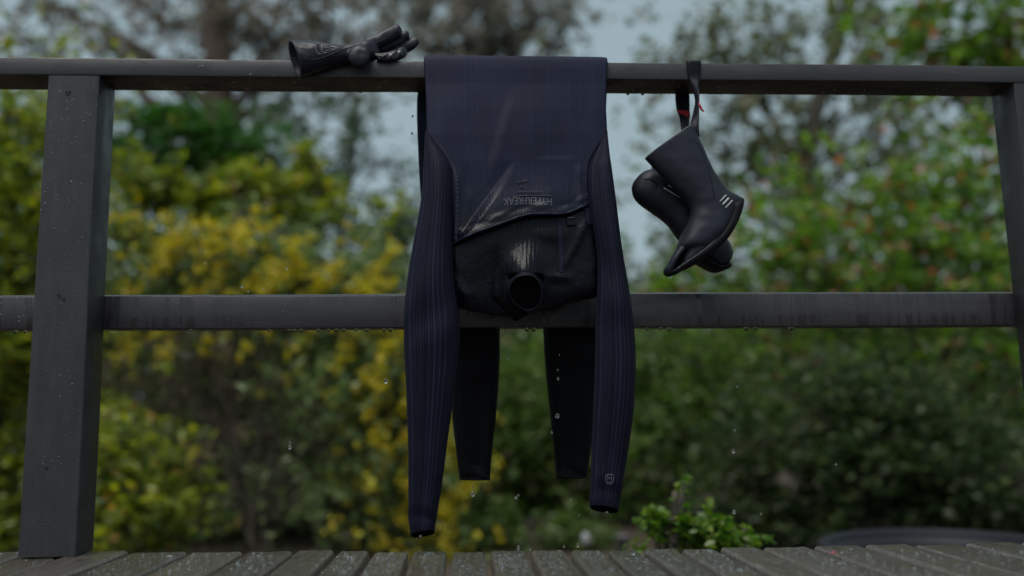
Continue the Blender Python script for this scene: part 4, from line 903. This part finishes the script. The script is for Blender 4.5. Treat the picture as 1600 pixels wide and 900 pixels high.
plant('red_tipped_bush', 'green bush with reddish new leaves between the boots and the right post', 'shrub',
      [(1400, 400, 260, 110, 8.8, 170), (1440, 560, 220, 70, 8.8, 110), (1330, 330, 100, 60, 8.8, 30, 45, 14), (1450, 300, 90, 60, 8.8, 44, 45, 14), (1530, 280, 70, 60, 8.8, 36, 45, 14), (1420, 390, 110, 50, 8.8, 44, 45, 14), (1540, 390, 80, 60, 8.8, 36, 45, 14), (1270, 400, 80, 40, 8.8, 24, 45, 13), (1330, 440, 110, 40, 8.8, 40, 45, 14), (1500, 460, 110, 40, 8.8, 44, 45, 14), (1180, 430, 70, 40, 8.8, 26, 45, 13), (1060, 450, 70, 40, 8.8, 26, 45, 13), (1330, 540, 80, 40, 8.8, 30, 45, 14), (1480, 550, 110, 60, 8.8, 46, 45, 14), (1570, 600, 60, 80, 8.8, 36, 45, 14)],
      L_RED, (.16, .08), [(1440, 850), (1435, 640), (1420, 420)], (14, 7), M_BARK, 34, gain=.6, void=.0, hole=42)
plant('dark_evergreen', 'nearly black dense evergreen low at the right', 'shrub',
      [(1400, 720, 250, 110, 6.2, 230), (1230, 680, 80, 70, 6.2, 30, 60, 15), (1330, 670, 90, 80, 6.2, 70, 60, 15), (1430, 690, 80, 80, 6.2, 70, 60, 15), (1530, 730, 80, 70, 6.2, 60, 60, 15), (1200, 780, 80, 50, 6.2, 50, 60, 14), (1320, 780, 90, 50, 6.2, 60, 60, 14), (1440, 790, 90, 40, 6.2, 50, 60, 14), (1560, 800, 80, 40, 6.2, 50, 60, 14), (1340, 600, 60, 30, 6.2, 20, 50, 13)],
      L_EVER, (.10, .045), None, None, M_BARK, 35, flat=.4, gain=1.2, void=1.0)
plant('small_shrub', 'small bright green shrub just beyond the deck edge right of the wetsuit', 'shrub',
      [(1052, 796, 24, 32, .95, 20), (1098, 822, 38, 24, .95, 22), (1145, 843, 30, 13, .95, 12), (1035, 845, 24, 14, .95, 8), (1055, 768, 9, 12, .95, 5), (1030, 815, 20, 22, .95, 9), (1100, 858, 70, 14, .95, 20)],
      L_LIME, (.034, .017), None, None, M_BARK, 36, spray=4.0, gain=.62, void=.0, hole=40)

# round tub beyond the deck, stone and pot on the soil
def circ(c, r, z, n=64): return [(c[0]+r*math.cos(q), c[1]+r*math.sin(q), z) for q in np.linspace(0, 2*math.pi, n, endpoint=False)]
tz = -.36; tc = at_z(1482, 853, tz); tr_ = np.linalg.norm(at_z(1292, 853, tz)-tc)
tub = empty('garden_tub', (tc[0], tc[1], GZ), 'round dark grey tub with a thick rim beyond the deck at the right', 'tub')
b = MB(); b.grid([circ(tc, tr_*.9, GZ+.01), circ(tc, tr_*.97, tz-.02), circ(tc, tr_*.93, tz-.02), circ(tc, tr_*.9, tz-.12)], True); b.build('tub_wall', M_TUB, tub)
b = MB(); rr = .032; b.grid([circ(tc, tr_+rr*math.cos(q), tz-.012+rr*.8*math.sin(q)) for q in np.linspace(0, 2*math.pi, 13)], True, flip=True); b.build('rim', M_TUB, tub)
b = MB(); b.grid([circ(tc, tr_*.9, tz-.05), circ(tc, tr_*.4, tz-.048)], True, False, True, flip=True); b.build('water', M_WATER, tub)
c = at(915, 838, 5.0); b = MB(); b.blob(c+np.array([0, 0, -.02]), (.035, .035, .055), 12, 8); o = b.build('garden_stone', M_STONE); tag(o, 'small pale stone on the bark soil under the right-hand sleeve', 'stone')
c = at(972, 846, 5.0); b = MB(); b.grid([circ(c, .03, c[2]-.09), circ(c, .045, c[2]+.03), circ(c, .05, c[2]+.03), circ(c, .05, c[2]+.045), circ(c, .042, c[2]+.045), circ(c, .038, c[2]+.0)], True, True, True)
tag(b.build('garden_pot', M_POT), 'small grey pot standing on the soil left of the bright green shrub', 'pot')
print('leaves', NLEAF)
